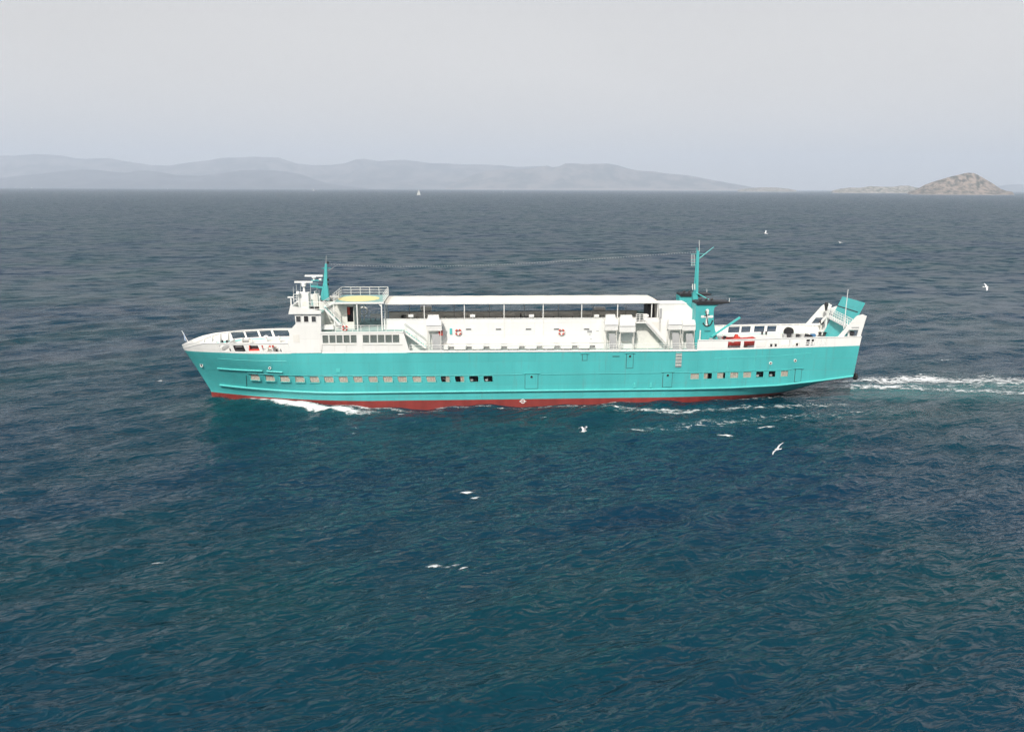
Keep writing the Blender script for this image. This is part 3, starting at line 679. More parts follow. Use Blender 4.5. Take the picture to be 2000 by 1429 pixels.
for x in (1239, 1271):
    p = PH(x, 752); MB().box(p[0]-.14, p[0]+.14, p[1]-.12, p[1]+.05, p[2]-.28, p[2]+.3).build('rubbing_block', 'teal_trim', ferry)
p = PH(1021, 783.5)
lm = MB().torus((p[0], p[1]-.015, p[2]), 0.26, 0.045, 'Y', 16, 5); lm.box(p[0]-.45, p[0]+.45, p[1]-.035, p[1], p[2]-.04, p[2]+.04)
lm.build('load_line_mark', 'white', ferry)
for x in list(range(828, 960, 36))+list(range(1216, 1300, 20)):   # small painted ring marks under the rail
    p = PH(x, 774.5 if x < 1000 else 770); MB().torus((p[0], p[1]-.005, p[2]), 0.17, 0.02, 'Y', 12, 4).build('hull_mark', 'teal_trim', ferry)
p = PH(1203, 695.5); MB().box(p[0]-.45, p[0]+.45, p[1]-.06, p[1]+.02, p[2]-.03, p[2]+.03).build('vent_slot', 'dark', ferry)
# pilot ladder
a = PH(1320, 690); b = PH(1330, 715); la = empty('pilot_ladder', (0, 0, 0), ferry)
MB().box(a[0], a[0]+.06, a[1]-.1, a[1]-.03, b[2], a[2]+.1).build('rope', 'grey', la); MB().box(b[0]-.06, b[0], a[1]-.1, a[1]-.03, b[2], a[2]+.1).build('rope', 'grey', la)
for i in range(9):
    z = b[2]+(a[2]-b[2])*i/8; MB().box(a[0], b[0], a[1]-.13, a[1]-.03, z-.05, z+.05).build('rung', 'offwhite' if i % 2 else 'grey', la)

# main deck
dk = MB(); vs = []; Xd = [hullX(u, 7.4) for u in base_us]
for X in Xd:
    z = zd(X)-0.06; h = max(hb(X, z)-0.06, 0.001); vs += [(X, -h, z), (X, h, z)]
for nm_, m_k, lo_, hi_ in (('foredeck', 'offwhite', -99, -27), ('main_deck', 'deck', -27, 26), ('aft_deck', 'offwhite', 26, 99)):
    kk = [i for i in range(len(Xd)-1) if lo_ <= (Xd[i]+Xd[i+1])/2 < hi_]
    MB().add(vs[2*kk[0]:2*kk[-1]+4], [(2*i, 2*i+2, 2*i+3, 2*i+1) for i in range(len(kk))]).build(nm_, m_k, ferry)

# bulwarks with freeing ports
def bulwark(x0, x1, holes_n, holes_f, zlo=0.22, zhi=0.2):
    X0 = PH(x0, 680)[0] if x0 else None; X1 = PH(x1, 675)[0] if x1 else None
    u0 = 0.0 if X0 is None else u_of(X0, 8); u1 = 1.0 if X1 is None else u_of(X1, 8)
    for sd, hp in ((-1, holes_n), (1, holes_f)):
        hu = []
        for a, b in hp:
            ya, yb_ = (680, 680) if sd < 0 else ((653.5, 653.5) if a < 1000 else (646, 646))
            hu.append((u_of(PH(a, ya, sd)[0], 8), u_of(PH(b, yb_, sd)[0], 8)))
        us = [u for u in base_us if u0 < u < u1]; us = with_breaks([u0]+us+[u1], [round(v, 6) for p_ in hu for v in p_])
        lv = [zd, lambda X: zd(X)+zlo, lambda X: zb(X)-zhi, zb]
        shell('bulwark', 'white', us, lv, lambda s_, u, j: j == 1 and any(a < u < b for a, b in hu), ferry, sides=(sd,), thick=0.08)
        cap = MB(); v2 = []
        for u in us:
            X = hullX(u, zb(hullX(u, 8))); z = zb(X); h = hb(X, z)
            v2 += [(X, sd*(h+.06), z), (X, sd*max(h-.2, 0), z), (X, sd*(h+.06), z+.07), (X, sd*max(h-.2, 0), z+.07)]
        f2 = []
        for i in range(len(us)-1):
            k = 4*i; f2 += [(k, k+4, k+5, k+1), (k+2, k+3, k+7, k+6), (k, k+2, k+6, k+4), (k+1, k+5, k+7, k+3)]
        cap.add(v2, f2).build('cap_rail', 'white', ferry)
        # stanchions on the inboard face
        Xa, Xb = hullX(u0, 8), hullX(u1, 8); x = Xa+2.2
        while x < Xb-0.5:
            if not any(hullX(a, 8)-.1 < x < hullX(b, 8)+.1 for a, b in hu):
                h = hb(x, 8); g = hb(x, zd(x)); MB().add([(x-.04, sd*(g-.12), zd(x)), (x+.04, sd*(g-.12), zd(x)), (x-.04, sd*max(g-.5, 0), zd(x)), (x+.04, sd*max(g-.5, 0), zd(x)), (x-.04, sd*(h-.09), zb(x)), (x+.04, sd*(h-.09), zb(x)), (x-.04, sd*(h-.2), zb(x)), (x+.04, sd*(h-.2), zb(x))],
                    [(0, 1, 5, 4), (2, 6, 7, 3), (0, 4, 6, 2), (1, 3, 7, 5), (0, 2, 3, 1), (4, 5, 7, 6)]).build('stanchion', 'white', ferry)
            x += 0.93
bulwark(None, 566, [(430, 450), (457, 478.5), (485, 506.5), (513, 531), (533, 549)], [(453, 478), (481.5, 505), (509, 531.5), (536, 566)])
bulwark(1362, None, [(1421, 1446), (1452, 1473), (1477, 1496), (1501, 1519), (1526, 1541), (1547, 1562), (1573, 1580), (1583, 1590), (1595, 1602), (1605, 1612)],
        [(1421.7, 1443.8), (1447, 1465), (1472, 1492), (1497, 1515)])
# grating bars in the two aft grilles
for (x0, x1) in ((1573, 1590), (1595, 1612)):
    g = empty('grille', (0, 0, 0), ferry)
    for yy in (668.2, 671.6):
        a = PH(x0, yy); b = PH(x1, yy-.3); MB().bar((a[0], a[1]+.02, a[2]), (b[0], b[1]+.02, b[2]), .05, .12).build('bar', 'white', g)
# railings
post_cache = {}
def railing(pts, h, m, parent, spacing=1.5, bars=3, r=0.028):
    ro = MB(); pl = []
    for i in range(len(pts)-1):
        a, b = Vector(pts[i]), Vector(pts[i+1])
        for j in range(bars):
            z = Vector((0, 0, h*(j+1)/bars)); ro.tube(a+z, b+z, r if j < bars-1 else r*1.25, n=5)
        n_ = max(1, round((b-a).length/spacing))
        for q in range(n_+(i == len(pts)-2)): pl.append(a+(b-a)*(q/n_))
    o = ro.build('railing', m, parent); key = (round(h, 2), r, m)
    if key not in post_cache: post_cache[key] = MB().tube((0, 0, 0), (0, 0, h), r*1.15, n=5).mesh('post', m)
    for p_ in pl:
        q = bpy.data.objects.new('post', post_cache[key]); q.location = p_; link(q, o)
    return o
# side-deck rail between the deckhouse and the aft bulwark
Xa = SX(800, 686, -BH); Xb = SX(1362, 684, -BH)
for sd in (-1, 1):
    railing([(Xa, sd*(BH-.1), zd(Xa)), (0, sd*(BH-.1), zd(0)), (Xb, sd*(BH-.1), zd(Xb))], 0.98, 'white', ferry, 2.2, 3, 0.022)
# ------------------------------------------------------------------ bridge and deckhouse
NY = -BH+0.06
def window_plate(rect, Y, glassm='glass', frame='white', parent=ferry, t=0.06, back='dark'):
    X0, X1, Z0, Z1 = pix(rect, Y); f = MB()
    for (a, b, c, d) in ((X0-t, X0, Z0-t, Z1+t), (X1, X1+t, Z0-t, Z1+t), (X0, X1, Z0-t, Z0), (X0, X1, Z1, Z1+t)): f.box(a, b, Y-.05, Y+.02, c, d)
    o = f.build('window', frame, parent); MB().box(X0, X1, Y-.012, Y+.03, Z0, Z1).build('pane', back, o); return o
bp = ppoly([(563.5, 689.5), (565.5, 646), (577.5, 632), (575, 612), (627, 612), (627, 689)], NY)
MB().prism(bp, NY, -NY).build('bridge_house', 'white', ferry)
M['bridgeglass'] = mat('bridge_glass', (0.05, 0.055, 0.06), 0.08, var=0.1)
for r, bm_ in (((578.5, 587.4, 617.7, 628.5), 'bridgeglass'), ((593.8, 602.3, 617, 628.5), 'black'), ((608.8, 617, 617.7, 628.5), 'bridgeglass')):
    window_plate(r, NY, back=bm_)
# windows across the bridge front
fx, fz = S(576, 622, NY)
for i in range(7):
    y0 = -4.6+i*1.34
    MB().add([(fx-.05, y0, SZ(577, 628, NY)), (fx-.05, y0+1.0, SZ(577, 628, NY)), (fx-.18, y0+1.0, SZ(577, 618, NY)), (fx-.18, y0, SZ(577, 618, NY))], [(0, 1, 2, 3)]).build('front_window', 'bridgeglass', ferry)
# faint doors in the bridge side
X0, X1, Z0, Z1 = pix((573, 585, 653.5, 668.5), NY)
MB().box(X0, X1, NY-.03, NY+.02, Z0, Z1).build('side_door', 'offwhite', ferry)
# monkey island: roof slab, sloping parapet
roofz = SZ(600, 612.5, NY)
X0 = SX(563.5, 612, NY); X1 = SX(628, 610, NY)
MB().box(X0+.1, X1, NY-.12, -NY+.12, roofz-.02, roofz+.12).build('bridge_roof', 'deck', ferry)
par = ppoly([(563.5, 613.2), (567.2, 596.5), (570.5, 597.5), (626.5, 606.5), (627.5, 613.2)], NY-.15)
for y0 in (NY-.24, -NY+.14): MB().prism(par, y0, y0+.1).build('parapet', 'white', ferry)
fp = ppoly([(563.5, 613.2), (567.2, 596.5), (570.5, 597.5), (568, 613.2)], NY-.15)
MB().prism(fp, NY-.13, -NY+.13).build('front_parapet', 'white', ferry)
X0, X1, Z0, Z1 = pix((606.5, 623, 600, 606), -4.0); MB().box(X0, X1, -4.2, -3.7, Z0, Z1+.05).build('solar_panel', 'black', ferry)
# roof equipment
rz = roofz+.12
X0, X1, _, Z1 = pix((584, 604.5, 571, 591), -2.2); MB().box(X0, X1, -2.9, -1.5, rz, Z1).build('equipment_locker', 'white', ferry)
MB().box(X0+.5, X0+1.05, -2.93, -2.86, rz+.5, rz+1.1).build('locker_hatch', 'offwhite', ferry)
def radar(px, py, pb, Y, span):
    c = S(px, py, Y); zb_ = SZ(px, pb, Y); r_ = empty('radar', (c[0], Y, zb_), ferry)
    h = c[1]-zb_
    MB().lathe([(.16, 0), (.12, h*.55), (.3, h*.6), (.3, h-.12), (.14, h-.06)], (0, 0, 0), 'Z', 12).build('pedestal', 'white', r_, smooth=True)
    MB().box(-span/2, span/2, -.12, .12, h-.08, h+.13).build('scanner', 'white', r_)
radar(593, 551, 571, -2.2, 2.3)
ant = [((572.6, 560), (573.5, 582), -3.2), ((578.8, 556), (579.3, 584), 0.5), ((586.5, 552), (586.5, 571), 1.5), ((606.4, 554), (606.4, 583), -3.0), ((619, 562), (619, 583), 1.8), ((623, 566), (623, 584), 2.4)]
for a, b, Y in ant:
    p, q = S(*a, Y), S(*b, Y); MB().tube((p[0], Y, p[1]), (q[0], Y, rz), 0.018, 0.035).build('whip_antenna', 'white', ferry)
for (x, y, Y) in ((582, 573, -3.2), (617, 571, 0.5)):
    p = S(x, y, Y); d_ = MB().lathe([(.05, rz-p[1]), (.05, -.2), (.2, -.15), (.24, .05), (.18, .22), (.05, .3)], (p[0], Y, p[1]), 'Z', 12).build('satellite_dome', 'white', ferry, smooth=True)
p = S(579, 585, -3.6); MB().lathe([(.3, 0), (.34, .12), (.3, .35), (.1, .5)], (p[0], -3.6, rz), 'Z', 12).build('compass_binnacle', 'inner', ferry, smooth=True)
# boards at the front corner lamp
p = S(566, 580, -4.6); lb = MB(); lb.box(p[0]-.25, p[0]+.45, -4.75, -4.45, p[1]-.1, p[1]+.05); lb.box(p[0]+.05, p[0]+.2, -4.68, -4.52, rz, p[1]-.1); lb.build('lamp_bracket', 'white', ferry)
railing([(SX(600, 594, NY), NY+.2, rz), (SX(626, 594, NY), NY+.2, rz)], 1.3, 'white', ferry, 0.9, 3)
railing([(SX(574, 594, 4.6), 4.6, rz), (SX(624, 594, 4.6), 4.6, rz)], 1.0, 'white', ferry, 1.0, 3)
X0, X1, Z0, Z1 = pix((612, 621, 574, 592), -1.8); MB().box(X0, X1, -2.0, -1.3, rz, Z1).build('signal_locker', 'offwhite', ferry)

# lower deckhouse, flush with the hull side, glazed in two groups
def wall_grid(name, m, xs, zs, hole, Y, thick, parent):
    mb = MB(); nz_ = len(zs)
    vs = [(x, Y, z) for x in xs for z in zs]; fs = []
    for i in range(len(xs)-1):
        for j in range(nz_-1):
            if hole((xs[i]+xs[i+1])/2, (zs[j]+zs[j+1])/2): continue
            fs.append((i*nz_+j, (i+1)*nz_+j, (i+1)*nz_+j+1, i*nz_+j+1))
    mb.add(vs, fs); me = bpy.data.meshes.new(name); me.from_pydata(mb.v, [], mb.f); me.update(); me.materials.append(M[m])
    o = link(bpy.data.objects.new(name, me), parent); s_ = o.modifiers.new('thickness', 'SOLIDIFY'); s_.thickness = thick; s_.offset = -1
    return o
g1 = [(585, 658), (673, 749), (762, 838), (852, 928), (943, 1017)]; g2 = [(1095, 1176), (1190, 1275), (1288, 1370), (1383, 1465), (1477, 1559)]
panes = [(540+a/6.5, 540+b/6.5) for a, b in g1+g2]
wx = [(SX(a, 661.5, NY), SX(b, 661.5, NY)) for a, b in panes]
wz0, wz1 = SZ(700, 669.3, NY), SZ(700, 654, NY)
topz = SZ(700, 649, NY); Xl = SX(627, 669, NY); Xr = SX(786, 660, NY)
xs = sorted([Xl, Xr]+[v for p_ in wx for v in p_]); zs = [7.42, wz0, wz1, topz]
wall_grid('deckhouse_wall', 'white', xs, zs, lambda x, z: wz0 < z < wz1 and any(a < x < b for a, b in wx), NY, 0.09, ferry)
tri = ppoly([(786, 649), (788, 649), (800.5, 688), (786, 688)], NY); tri[0] = (Xr, topz); tri[3] = (Xr, 7.42)
MB().prism(tri, NY, NY+.09).build('end_gusset', 'white', ferry)
MB().box(Xl, Xr-.05, NY+.35, NY+.45, 7.4, topz-.12).build('saloon_bulkhead', 'dark', ferry)
MB().box(Xl, Xr+.1, -NY-.1, -NY, 7.4, topz-.12).build('deckhouse_wall', 'white', ferry)
MB().box(Xr-.02, Xr+.08, NY+.1, -NY-.1, 7.4, topz-.12).build('deckhouse_end', 'white', ferry)
for (a, b) in wx:
    f = MB(); t = .05
    for (p0, p1, q0, q1) in ((a-t, a, wz0-t, wz1+t), (b, b+t, wz0-t, wz1+t), (a, b, wz0-t, wz0), (a, b, wz1, wz1+t)): f.box(p0, p1, NY-.03, NY-.002, q0, q1)
    o = f.build('window', 'white', ferry)
    MB().box(a, b, NY+.015, NY+.02, wz0, wz1).build('pane', 'glass', o)
    bl = MB(); n_ = 9
    for i in range(n_):
        x = a+(b-a)*i/n_; bl.box(x+.005, x+(b-a)/n_-.012, NY+.05+.012*(i % 2), NY+.06+.012*(i % 2), wz0-.02, wz1+.02)
    bl.build('blind', 'blind', o)
# off-white strips stand in for shadow lines of recessed panels under the windows
for (x0, x1) in ((629, 652), (653, 675.5), (676.5, 697)):
    pass
for (x0, x1) in ((629.3, 652), (652.8, 675.4), (676.2, 696.8), (708.3, 733), (733.8, 758), (758.8, 786)):
    X0, X1, Z0, Z1 = pix((x0, x1, 672.4, 687), NY); f = MB(); t = .035
    f.box(X0, X0+t, NY-.05, NY-.002, Z0, Z1); f.box(X0, X1, NY-.07, NY-.002, Z1-t, Z1+t)
    f.build('panel_shadow_line', 'offwhite', ferry)
# boat deck on the deckhouse
Xe = SX(788, 649, NY)
MB().box(Xl, Xe, NY-.03, -NY+.03, topz-.12, topz).build('boat_deck', 'deck', ferry)
MB().box(Xl, Xe, NY-.06, NY+.05, topz-.1, topz+.1).build('deck_edge', 'white', ferry)
railing([(SX(672, 648, NY), NY+.05, topz+.08), (SX(787, 648, NY), NY+.05, topz+.08)], 0.78, 'white', ferry, 1.1, 3)
railing([(SX(655, 648, NY), NY+.05, topz+.08), (SX(668, 648, NY), NY+.05, topz+.08)], 1.05, 'white', ferry, 0.8, 5, .04)
# upper house behind the landing
HYn = -2.7
X0 = SX(624, 620, HYn); X1 = SX(694, 620, HYn); ztop = SZ(700, 590.5, -4.3)
dX0, dX1, dZ0, dZ1 = pix((678, 691.5, 599, 628.5), HYn)
wall_grid('upper_house_wall', 'offwhite', [X0, dX0, dX1, X1], [topz, dZ0, dZ1, ztop-.1], lambda x, z: dX0 < x < dX1 and dZ0 < z < dZ1, HYn, .1, ferry)
MB().box(X0, X1, 2.6, 2.7, topz, ztop-.1).build('upper_house_wall', 'offwhite', ferry)
MB().box(X1-.1, X1, HYn+.1, 2.6, topz, ztop-.1).build('upper_house_end', 'offwhite', ferry)
MB().box(X0, X0+.1, HYn+.1, 2.6, topz, ztop-.1).build('upper_house_end', 'offwhite', ferry)
MB().box(X0, X1, HYn+.9, HYn+1.0, topz, ztop-.1).build('passage_bulkhead', 'dark', ferry)
MB().box(dX0-.06, dX0+.32, HYn+.3, HYn+.5, dZ0+.9, dZ1-.1).build('fire_cabinet', 'orange', ferry)
MB().box(dX1+.02, dX1+.1, HYn-.75, HYn-.02, topz+.05, dZ1).build('open_door', 'offwhite', ferry)
# observation platform with its yellow circle
pX0, pX1 = SX(651, 590.5, -4.3), SX(748.5, 590.5, -4.3); pz = ztop
MB().box(pX0, pX1, -4.3, 2.7, pz-.14, pz).build('platform', 'offwhite', ferry)
MB().box(pX0-.05, pX1+.05, -4.36, -4.28, pz-.18, pz+.04).build('platform_edge', 'white', ferry)
MB().box(pX0+.05, pX1-.05, -4.25, 2.65, pz+.002, pz+.008).build('platform_floor', 'deck', ferry)
cX, _ = S(701, 582, -0.8); MB().lathe([(2.68, 0), (2.68, .008)], (cX, -0.85, pz+.01), 'Z', 48).build('landing_circle', 'yellow', ferry)
railing([(pX0, -4.2, pz), (pX0, 2.6, pz), (pX1, 2.6, pz), (pX1, -4.2, pz)], 1.08, 'white', ferry, 1.35, 3)
for x in (652.5, 697.5, 745.5):
    X_ = SX(x, 612, -4.2); MB().box(X_-.07, X_+.07, -4.27, -4.13, topz, pz-.14).build('platform_post', 'white', ferry)
    MB().box(X_-.06, X_+.06, 2.4, 2.52, topz, pz-.14).build('platform_post', 'white', ferry)
gp = [(SX(745.5, 592, -4.2)-.07, pz-.14), (SX(745.5, 592, -4.2)-.55, pz-.14), (SX(745.5, 592, -4.2)-.07, pz-.6)]
MB().prism(gp, -4.25, -4.15).build('corner_gusset', 'white', ferry)
railing([(SX(700, 615, 4.6), 4.9, topz), (SX(790, 615, 4.6), 4.9, topz)], 1.05, 'white', ferry, 1.3, 3)
# benches on the far side of the boat deck
for (x0, x1) in ((722, 744),):
    X0, X1, Z0, Z1 = pix((x0, x1, 611, 620), 3.6); b_ = empty('bench', ((X0+X1)/2, 3.6, topz), ferry); L_ = (X1-X0)/2
    MB().box(-L_, L_, -.25, .25, .4, .47).build('seat', 'white', b_); MB().box(-L_, L_, .22, .28, .5, .95).build('backrest', 'white', b_)
    for s_ in (-1, 0, 1): MB().box(s_*L_*.9-.04, s_*L_*.9+.04, -.22, .22, 0, .4).build('leg', 'grey', b_)
# locker by the landing
X0, X1, Z0, Z1 = pix((629, 652, 634.5, 643), -4.4)
lk = MB().box(X0, X1, -4.6, -3.9, Z0, Z1).build('deck_locker', 'white', ferry)
for i in (0.1, 0.9): MB().box(X0+(X1-X0)*i-.05, X0+(X1-X0)*i+.05, -4.5, -4.0, topz, Z0).build('leg', 'grey', lk)

def stair(a, b, Y, width, m_side, m_step, n, parent=ferry, rail=True, solid=False, h=0.95):
    """flight from (X,Z) a at the top down to b"""
    st = empty('staircase', (0, 0, 0), parent)
    for y in (Y, Y+width):
        MB().bar((a[0], y, a[1]), (b[0], y, b[1]), .06, .26).build('stringer', m_side, st)
        if solid:
            p = [(a[0], a[1]-.1), (b[0], b[1]-.1), (b[0], b[1]+h), (a[0], a[1]+h)]; MB().prism(p, y-.03, y+.03).build('parapet', 'white', st)
        elif rail:
            MB().tube((a[0], y, a[1]+h), (b[0], y, b[1]+h), .035).build('handrail', 'grey', st)
            for q in (0, .5, 1): 
                c = (a[0]+(b[0]-a[0])*q, y, a[1]+(b[1]-a[1])*q); MB().tube(c, (c[0], y, c[2]+h), .025, n=5).build('baluster', 'white', st)
    for i in range(n):
        q = (i+.5)/n; x = a[0]+(b[0]-a[0])*q; z = a[1]+(b[1]-a[1])*q; MB().box(x-.15, x+.15, Y+.03, Y+width-.03, z-.02, z+.03).build('tread', m_step, st)
    return st
stair(S(631, 600, -4.3), S(664, 634, -4.3), -4.35, 0.8, 'white', 'teal_trim', 11, h=.8)
stair(S(653, 590, -3.0), S(630, 603, -3.0), -3.0, 0.8, 'white', 'teal_trim', 5, h=.9)
stair(S(790, 648, -4.3), S(832, 679, -4.3), -4.5, 0.9, 'white', 'teal_trim', 9, h=1.0)
# foremast
fm = empty('foremast', (0, 0, 0), ferry)
def mast_seg(pts, Y, m, parent, name, wy0, wy1):
    (l0, r0, y0), (l1, r1, y1) = pts
    a0, a1 = SX(l0, y0, Y), SX(r0, y0, Y); b0, b1 = SX(l1, y1, Y), SX(r1, y1, Y); z0 = SZ(l0, y0, Y); z1 = SZ(l1, y1, Y)
    vs = [(a0, Y-wy0, z0), (a1, Y-wy0, z0), (a1, Y+wy0, z0), (a0, Y+wy0, z0), (b0, Y-wy1, z1), (b1, Y-wy1, z1), (b1, Y+wy1, z1), (b0, Y+wy1, z1)]
    return MB().add(vs, [(3, 2, 1, 0), (4, 5, 6, 7), (0, 1, 5, 4), (1, 2, 6, 5), (2, 3, 7, 6), (3, 0, 4, 7)]).build(name, m, parent)
mast_seg(((623.5, 645, 596), (632.5, 639.5, 550)), -0.5, 'teal', fm, 'column', .5, .3)
mast_seg(((632.5, 639.5, 550), (634.8, 638.6, 515)), -0.5, 'teal', fm, 'upper_column', .3, .15)
p0 = S(636.6, 516, -.5); p1 = S(637.4, 499, -.5); MB().tube((p0[0], -.5, p0[1]), (p1[0], -.5, p1[1]), .06, .03).build('pole', 'grey', fm)
a = S(607, 558.5, -.5); b = S(632, 561.5, -.5); MB().bar((a[0], -.5, a[1]), (b[0], -.5, b[1]), .7, .16).build('radar_arm', 'teal', fm)
c = S(631, 566, -.5); MB().bar((S(616, 560, -.5)[0], -.5, S(616, 560, -.5)[1]), (c[0], -.5, c[1]), .14, .14).build('brace', 'teal', fm)
railing([(a[0], -.8, a[1]+.06), (b[0]-.7, -.8, b[1]+.06)], .5, 'teal', ferry, .9, 2)
a = S(608, 547.5, -.5); b = S(630, 547.5, -.5); MB().bar((a[0], -.5, a[1]), (b[0], -.5, b[1]), .5, .1).build('radar_bracket', 'teal', fm)
radar(613, 539, 547, -.5, 2.3)
for (x0, x1, y) in ((630.5, 646, 524.5), (628, 634, 524.5), (635, 641, 534)):
    a = S(x0, y, -.5); b = S(x1, y-1, -.5); MB().tube((a[0], -.5, a[1]), (b[0], -.5, b[1]), .03).build('yard', 'teal_trim', fm)
a = S(641, 529, -.5); b = S(656, 519, -.5); MB().tube((a[0], -.5, a[1]), (b[0], -.5, b[1]), .025).build('gaff', 'grey', fm)
for y in (513, 546, 555):
    p = S(640.5, y, -.6); MB().lathe([(.12, -.15), (.14, 0), (.12, .15)], (p[0], -.6, p[1]), 'Z', 10).build('navigation_lamp', 'black', fm)
p = S(627, 546, -.9); MB().lathe([(.06, -.3), (.2, .05)], (p[0], -.9, p[1]), 'X', 10).build('horn', 'white', fm)
# ------------------------------------------------------------------ long trunk, upper deck and awning
TY = -3.3; FYt = 3.6
TX0, TX1 = SX(750, 640, TY), SX(1241, 640, TY); tz = SZ(1000, 622, TY); dz = tz-1.15
MB().box(TX0, TX1, TY, TY+.1, 7.38, tz).build('trunk_wall', 'white', ferry)
MB().box(TX0, TX1, FYt-.1, FYt, 7.38, tz-.12).build('trunk_wall', 'inner', ferry)
MB().box(TX0, TX0+.1, TY+.1, FYt-.1, 7.38, dz).build('trunk_end', 'white', ferry); MB().box(TX1-.1, TX1, TY+.1, FYt-.1, 7.38, dz).build('trunk_end', 'white', ferry)
AX1 = SX(1352, 650, TY)
MB().box(TX0+.1, AX1, TY+.1, FYt-.1, dz-.1, dz).build('upper_deck', 'deckgrey', ferry)
MB().box(TX1, AX1, FYt-.1, FYt, 7.38, tz-.12).build('trunk_wall', 'inner', ferry)
MB().box(TX0, TX1, TY-.05, TY+.14, tz, tz+.06).build('cap_rail', 'white', ferry)
MB().box(TX0, AX1, FYt-.16, FYt+.05, tz-.12, tz-.06).build('cap_rail', 'black', ferry)
# a low kick strip along the trunk wall
MB().box(TX0+4, TX1, TY-.05, TY, SZ(1000, 670, TY)-.03, SZ(1000, 669, TY)).build('cable_tray', 'offwhite', ferry)
for x in (984.5, 1061):
    X_ = SX(x, 640, TY); MB().box(X_-.025, X_+.025, TY-.05, TY, 9.0, tz).build('downpipe', 'offwhite', ferry)
for (x, y) in ((915, 642.5), (973.5, 642.5), (1032, 642.3), (1087, 642.3), (1145.5, 642.3)):
    X0, X1, Z0, Z1 = pix((x-5.3, x+5.3, y-1.2, y+1.2), TY); v_ = MB().box(X0, X1, TY-.06, TY, Z0, Z1).build('vent_louvre', 'grey', ferry)
    for i in range(3): MB().box(X0+.03, X1-.03, TY-.075, TY-.055, Z0+.02+.045*i, Z0+.04+.045*i).build('louvre_slat', 'dark', v_)
X0, X1, Z0, Z1 = pix((1147, 1156, 645, 649.5), TY); MB().box(X0, X1, TY-.03, TY, Z0, Z1).build('notice_board', 'grey', ferry)
for (x, y, w_) in ((1152, 653, 2), (1167, 646.5, 3), (1154, 662, 2)):
    X0, X1, Z0, Z1 = pix((x-w_, x+w_, y-.6, y+.6), TY); MB().box(X0, X1, TY-.02, TY, Z0, Z1).build('sign_plate', 'grey', ferry)
X0, X1, Z0, Z1 = pix((879.5, 881.5, 641, 652), TY); MB().box(X0-.08, X1+.08, TY-.12, TY, Z0, Z1).build('hose_reel', 'teal_trim', ferry)
# floodlights on the trunk rail
for x in (802.5, 923, 1038, 1165, 1262):
    X_, Z_ = S(x, 616.3, TY+.05); fl = MB().box(X_-.32, X_+.32, TY-.08, TY+.16, Z_-.17, Z_+.14).build('floodlight', 'white', ferry)
    MB().box(X_-.05, X_+.05, TY+.02, TY+.08, tz+.05, Z_-.17).build('bracket', 'grey', fl)
# awning with slight camber
AX0, AX2 = SX(750, 593, TY), SX(1287.5, 593, TY); az = SZ(1000, 593, TY)
aw = MB(); ys_ = np.linspace(TY-.1, FYt+.05, 9); n_ = 40; vs = []
Xv = np.linspace(AX0, AX2, n_)
for X in Xv:
    for y in ys_:
        q = (y-TY)/(FYt-TY); vs.append((X, y, az+.10+.10*math.sin(math.pi*min(max(q, 0), 1))+.015*math.sin(X*1.9)))
nv = len(vs); vs += [(v[0], v[1], v[2]-.1) for v in vs]; m_ = len(ys_)
fs = [(i*m_+j, (i+1)*m_+j, (i+1)*m_+j+1, i*m_+j+1) for i in range(n_-1) for j in range(m_-1)]
fs += [(nv+i*m_+j, nv+i*m_+j+1, nv+(i+1)*m_+j+1, nv+(i+1)*m_+j) for i in range(n_-1) for j in range(m_-1)]
for i in range(n_-1):
    fs += [(i*m_, nv+i*m_, nv+(i+1)*m_, (i+1)*m_), (i*m_+m_-1, (i+1)*m_+m_-1, nv+(i+1)*m_+m_-1, nv+i*m_+m_-1)]
for j in range(m_-1):
    fs += [(j, j+1, nv+j+1, nv+j), ((n_-1)*m_+j, nv+(n_-1)*m_+j, nv+(n_-1)*m_+j+1, (n_-1)*m_+j+1)]
aw.add(vs, fs).build('awning', 'cream', ferry, smooth=True)
MB().box(AX0, AX2, TY-.14, TY-.1, az-.02, az+.13).build('awning_valance', 'white', ferry)
for x in (752, 828.6, 907, 984.5, 1060.8, 1136, 1206, 1272.5, 1284.5):
    X_ = SX(x, 610, TY+.05); MB().box(X_-.055, X_+.055, TY-.0, TY+.1, tz+.06, az).build('awning_post', 'white', ferry)
for x in (887, 956, 1024, 1090.5, 1158, 1222.5, 1264, 800):
    X_ = SX(x, 605, 2.2); MB().tube((X_, 2.2, dz), (X_, 2.2, az+.1), .045).build('awning_pole', 'grey', ferry)
for x in np.linspace(AX0+2, AX2-2, 10): MB().box(x-.04, x+.04, TY+.1, FYt-.1, az-.08, az).build('awning_beam', 'offwhite', ferry)
# seats under the awning
sm1 = MB().box(-.9, .9, -.22, .22, .4, .46).mesh('seat', 'inner'); sm2 = MB().box(-.9, .9, .18, .24, .5, .9).mesh('backrest', 'inner'); sm3 = MB().box(-.04, .04, -.2, .2, 0, .4).mesh('leg', 'dark')
for i in range(11):
    X_ = TX0+3.0+i*2.7; b_ = empty('bench', (X_, FYt-.55, dz), ferry)
    link(bpy.data.objects.new('seat', sm1), b_); link(bpy.data.objects.new('backrest', sm2), b_)
    for s_ in (-.8, .8):
        q = bpy.data.objects.new('leg', sm3); q.location = (s_, 0, 0); link(q, b_)
X0, X1, Z0, Z1 = pix((784, 793, 615.5, 620.5), FYt-.3); MB().box(X0, X1, FYt-.5, FYt-.12, Z0-.2, Z1).build('life_jacket_box', 'black', ferry)
for (x0, x1) in ((1016, 1018), (1028.5, 1030)):
    X0, X1, Z0, Z1 = pix((x0, x1, 612, 620.5), FYt-.12); MB().box(X0, X1, FYt-.18, FYt-.11, dz, Z1).build('gate_post', 'dark', ferry)
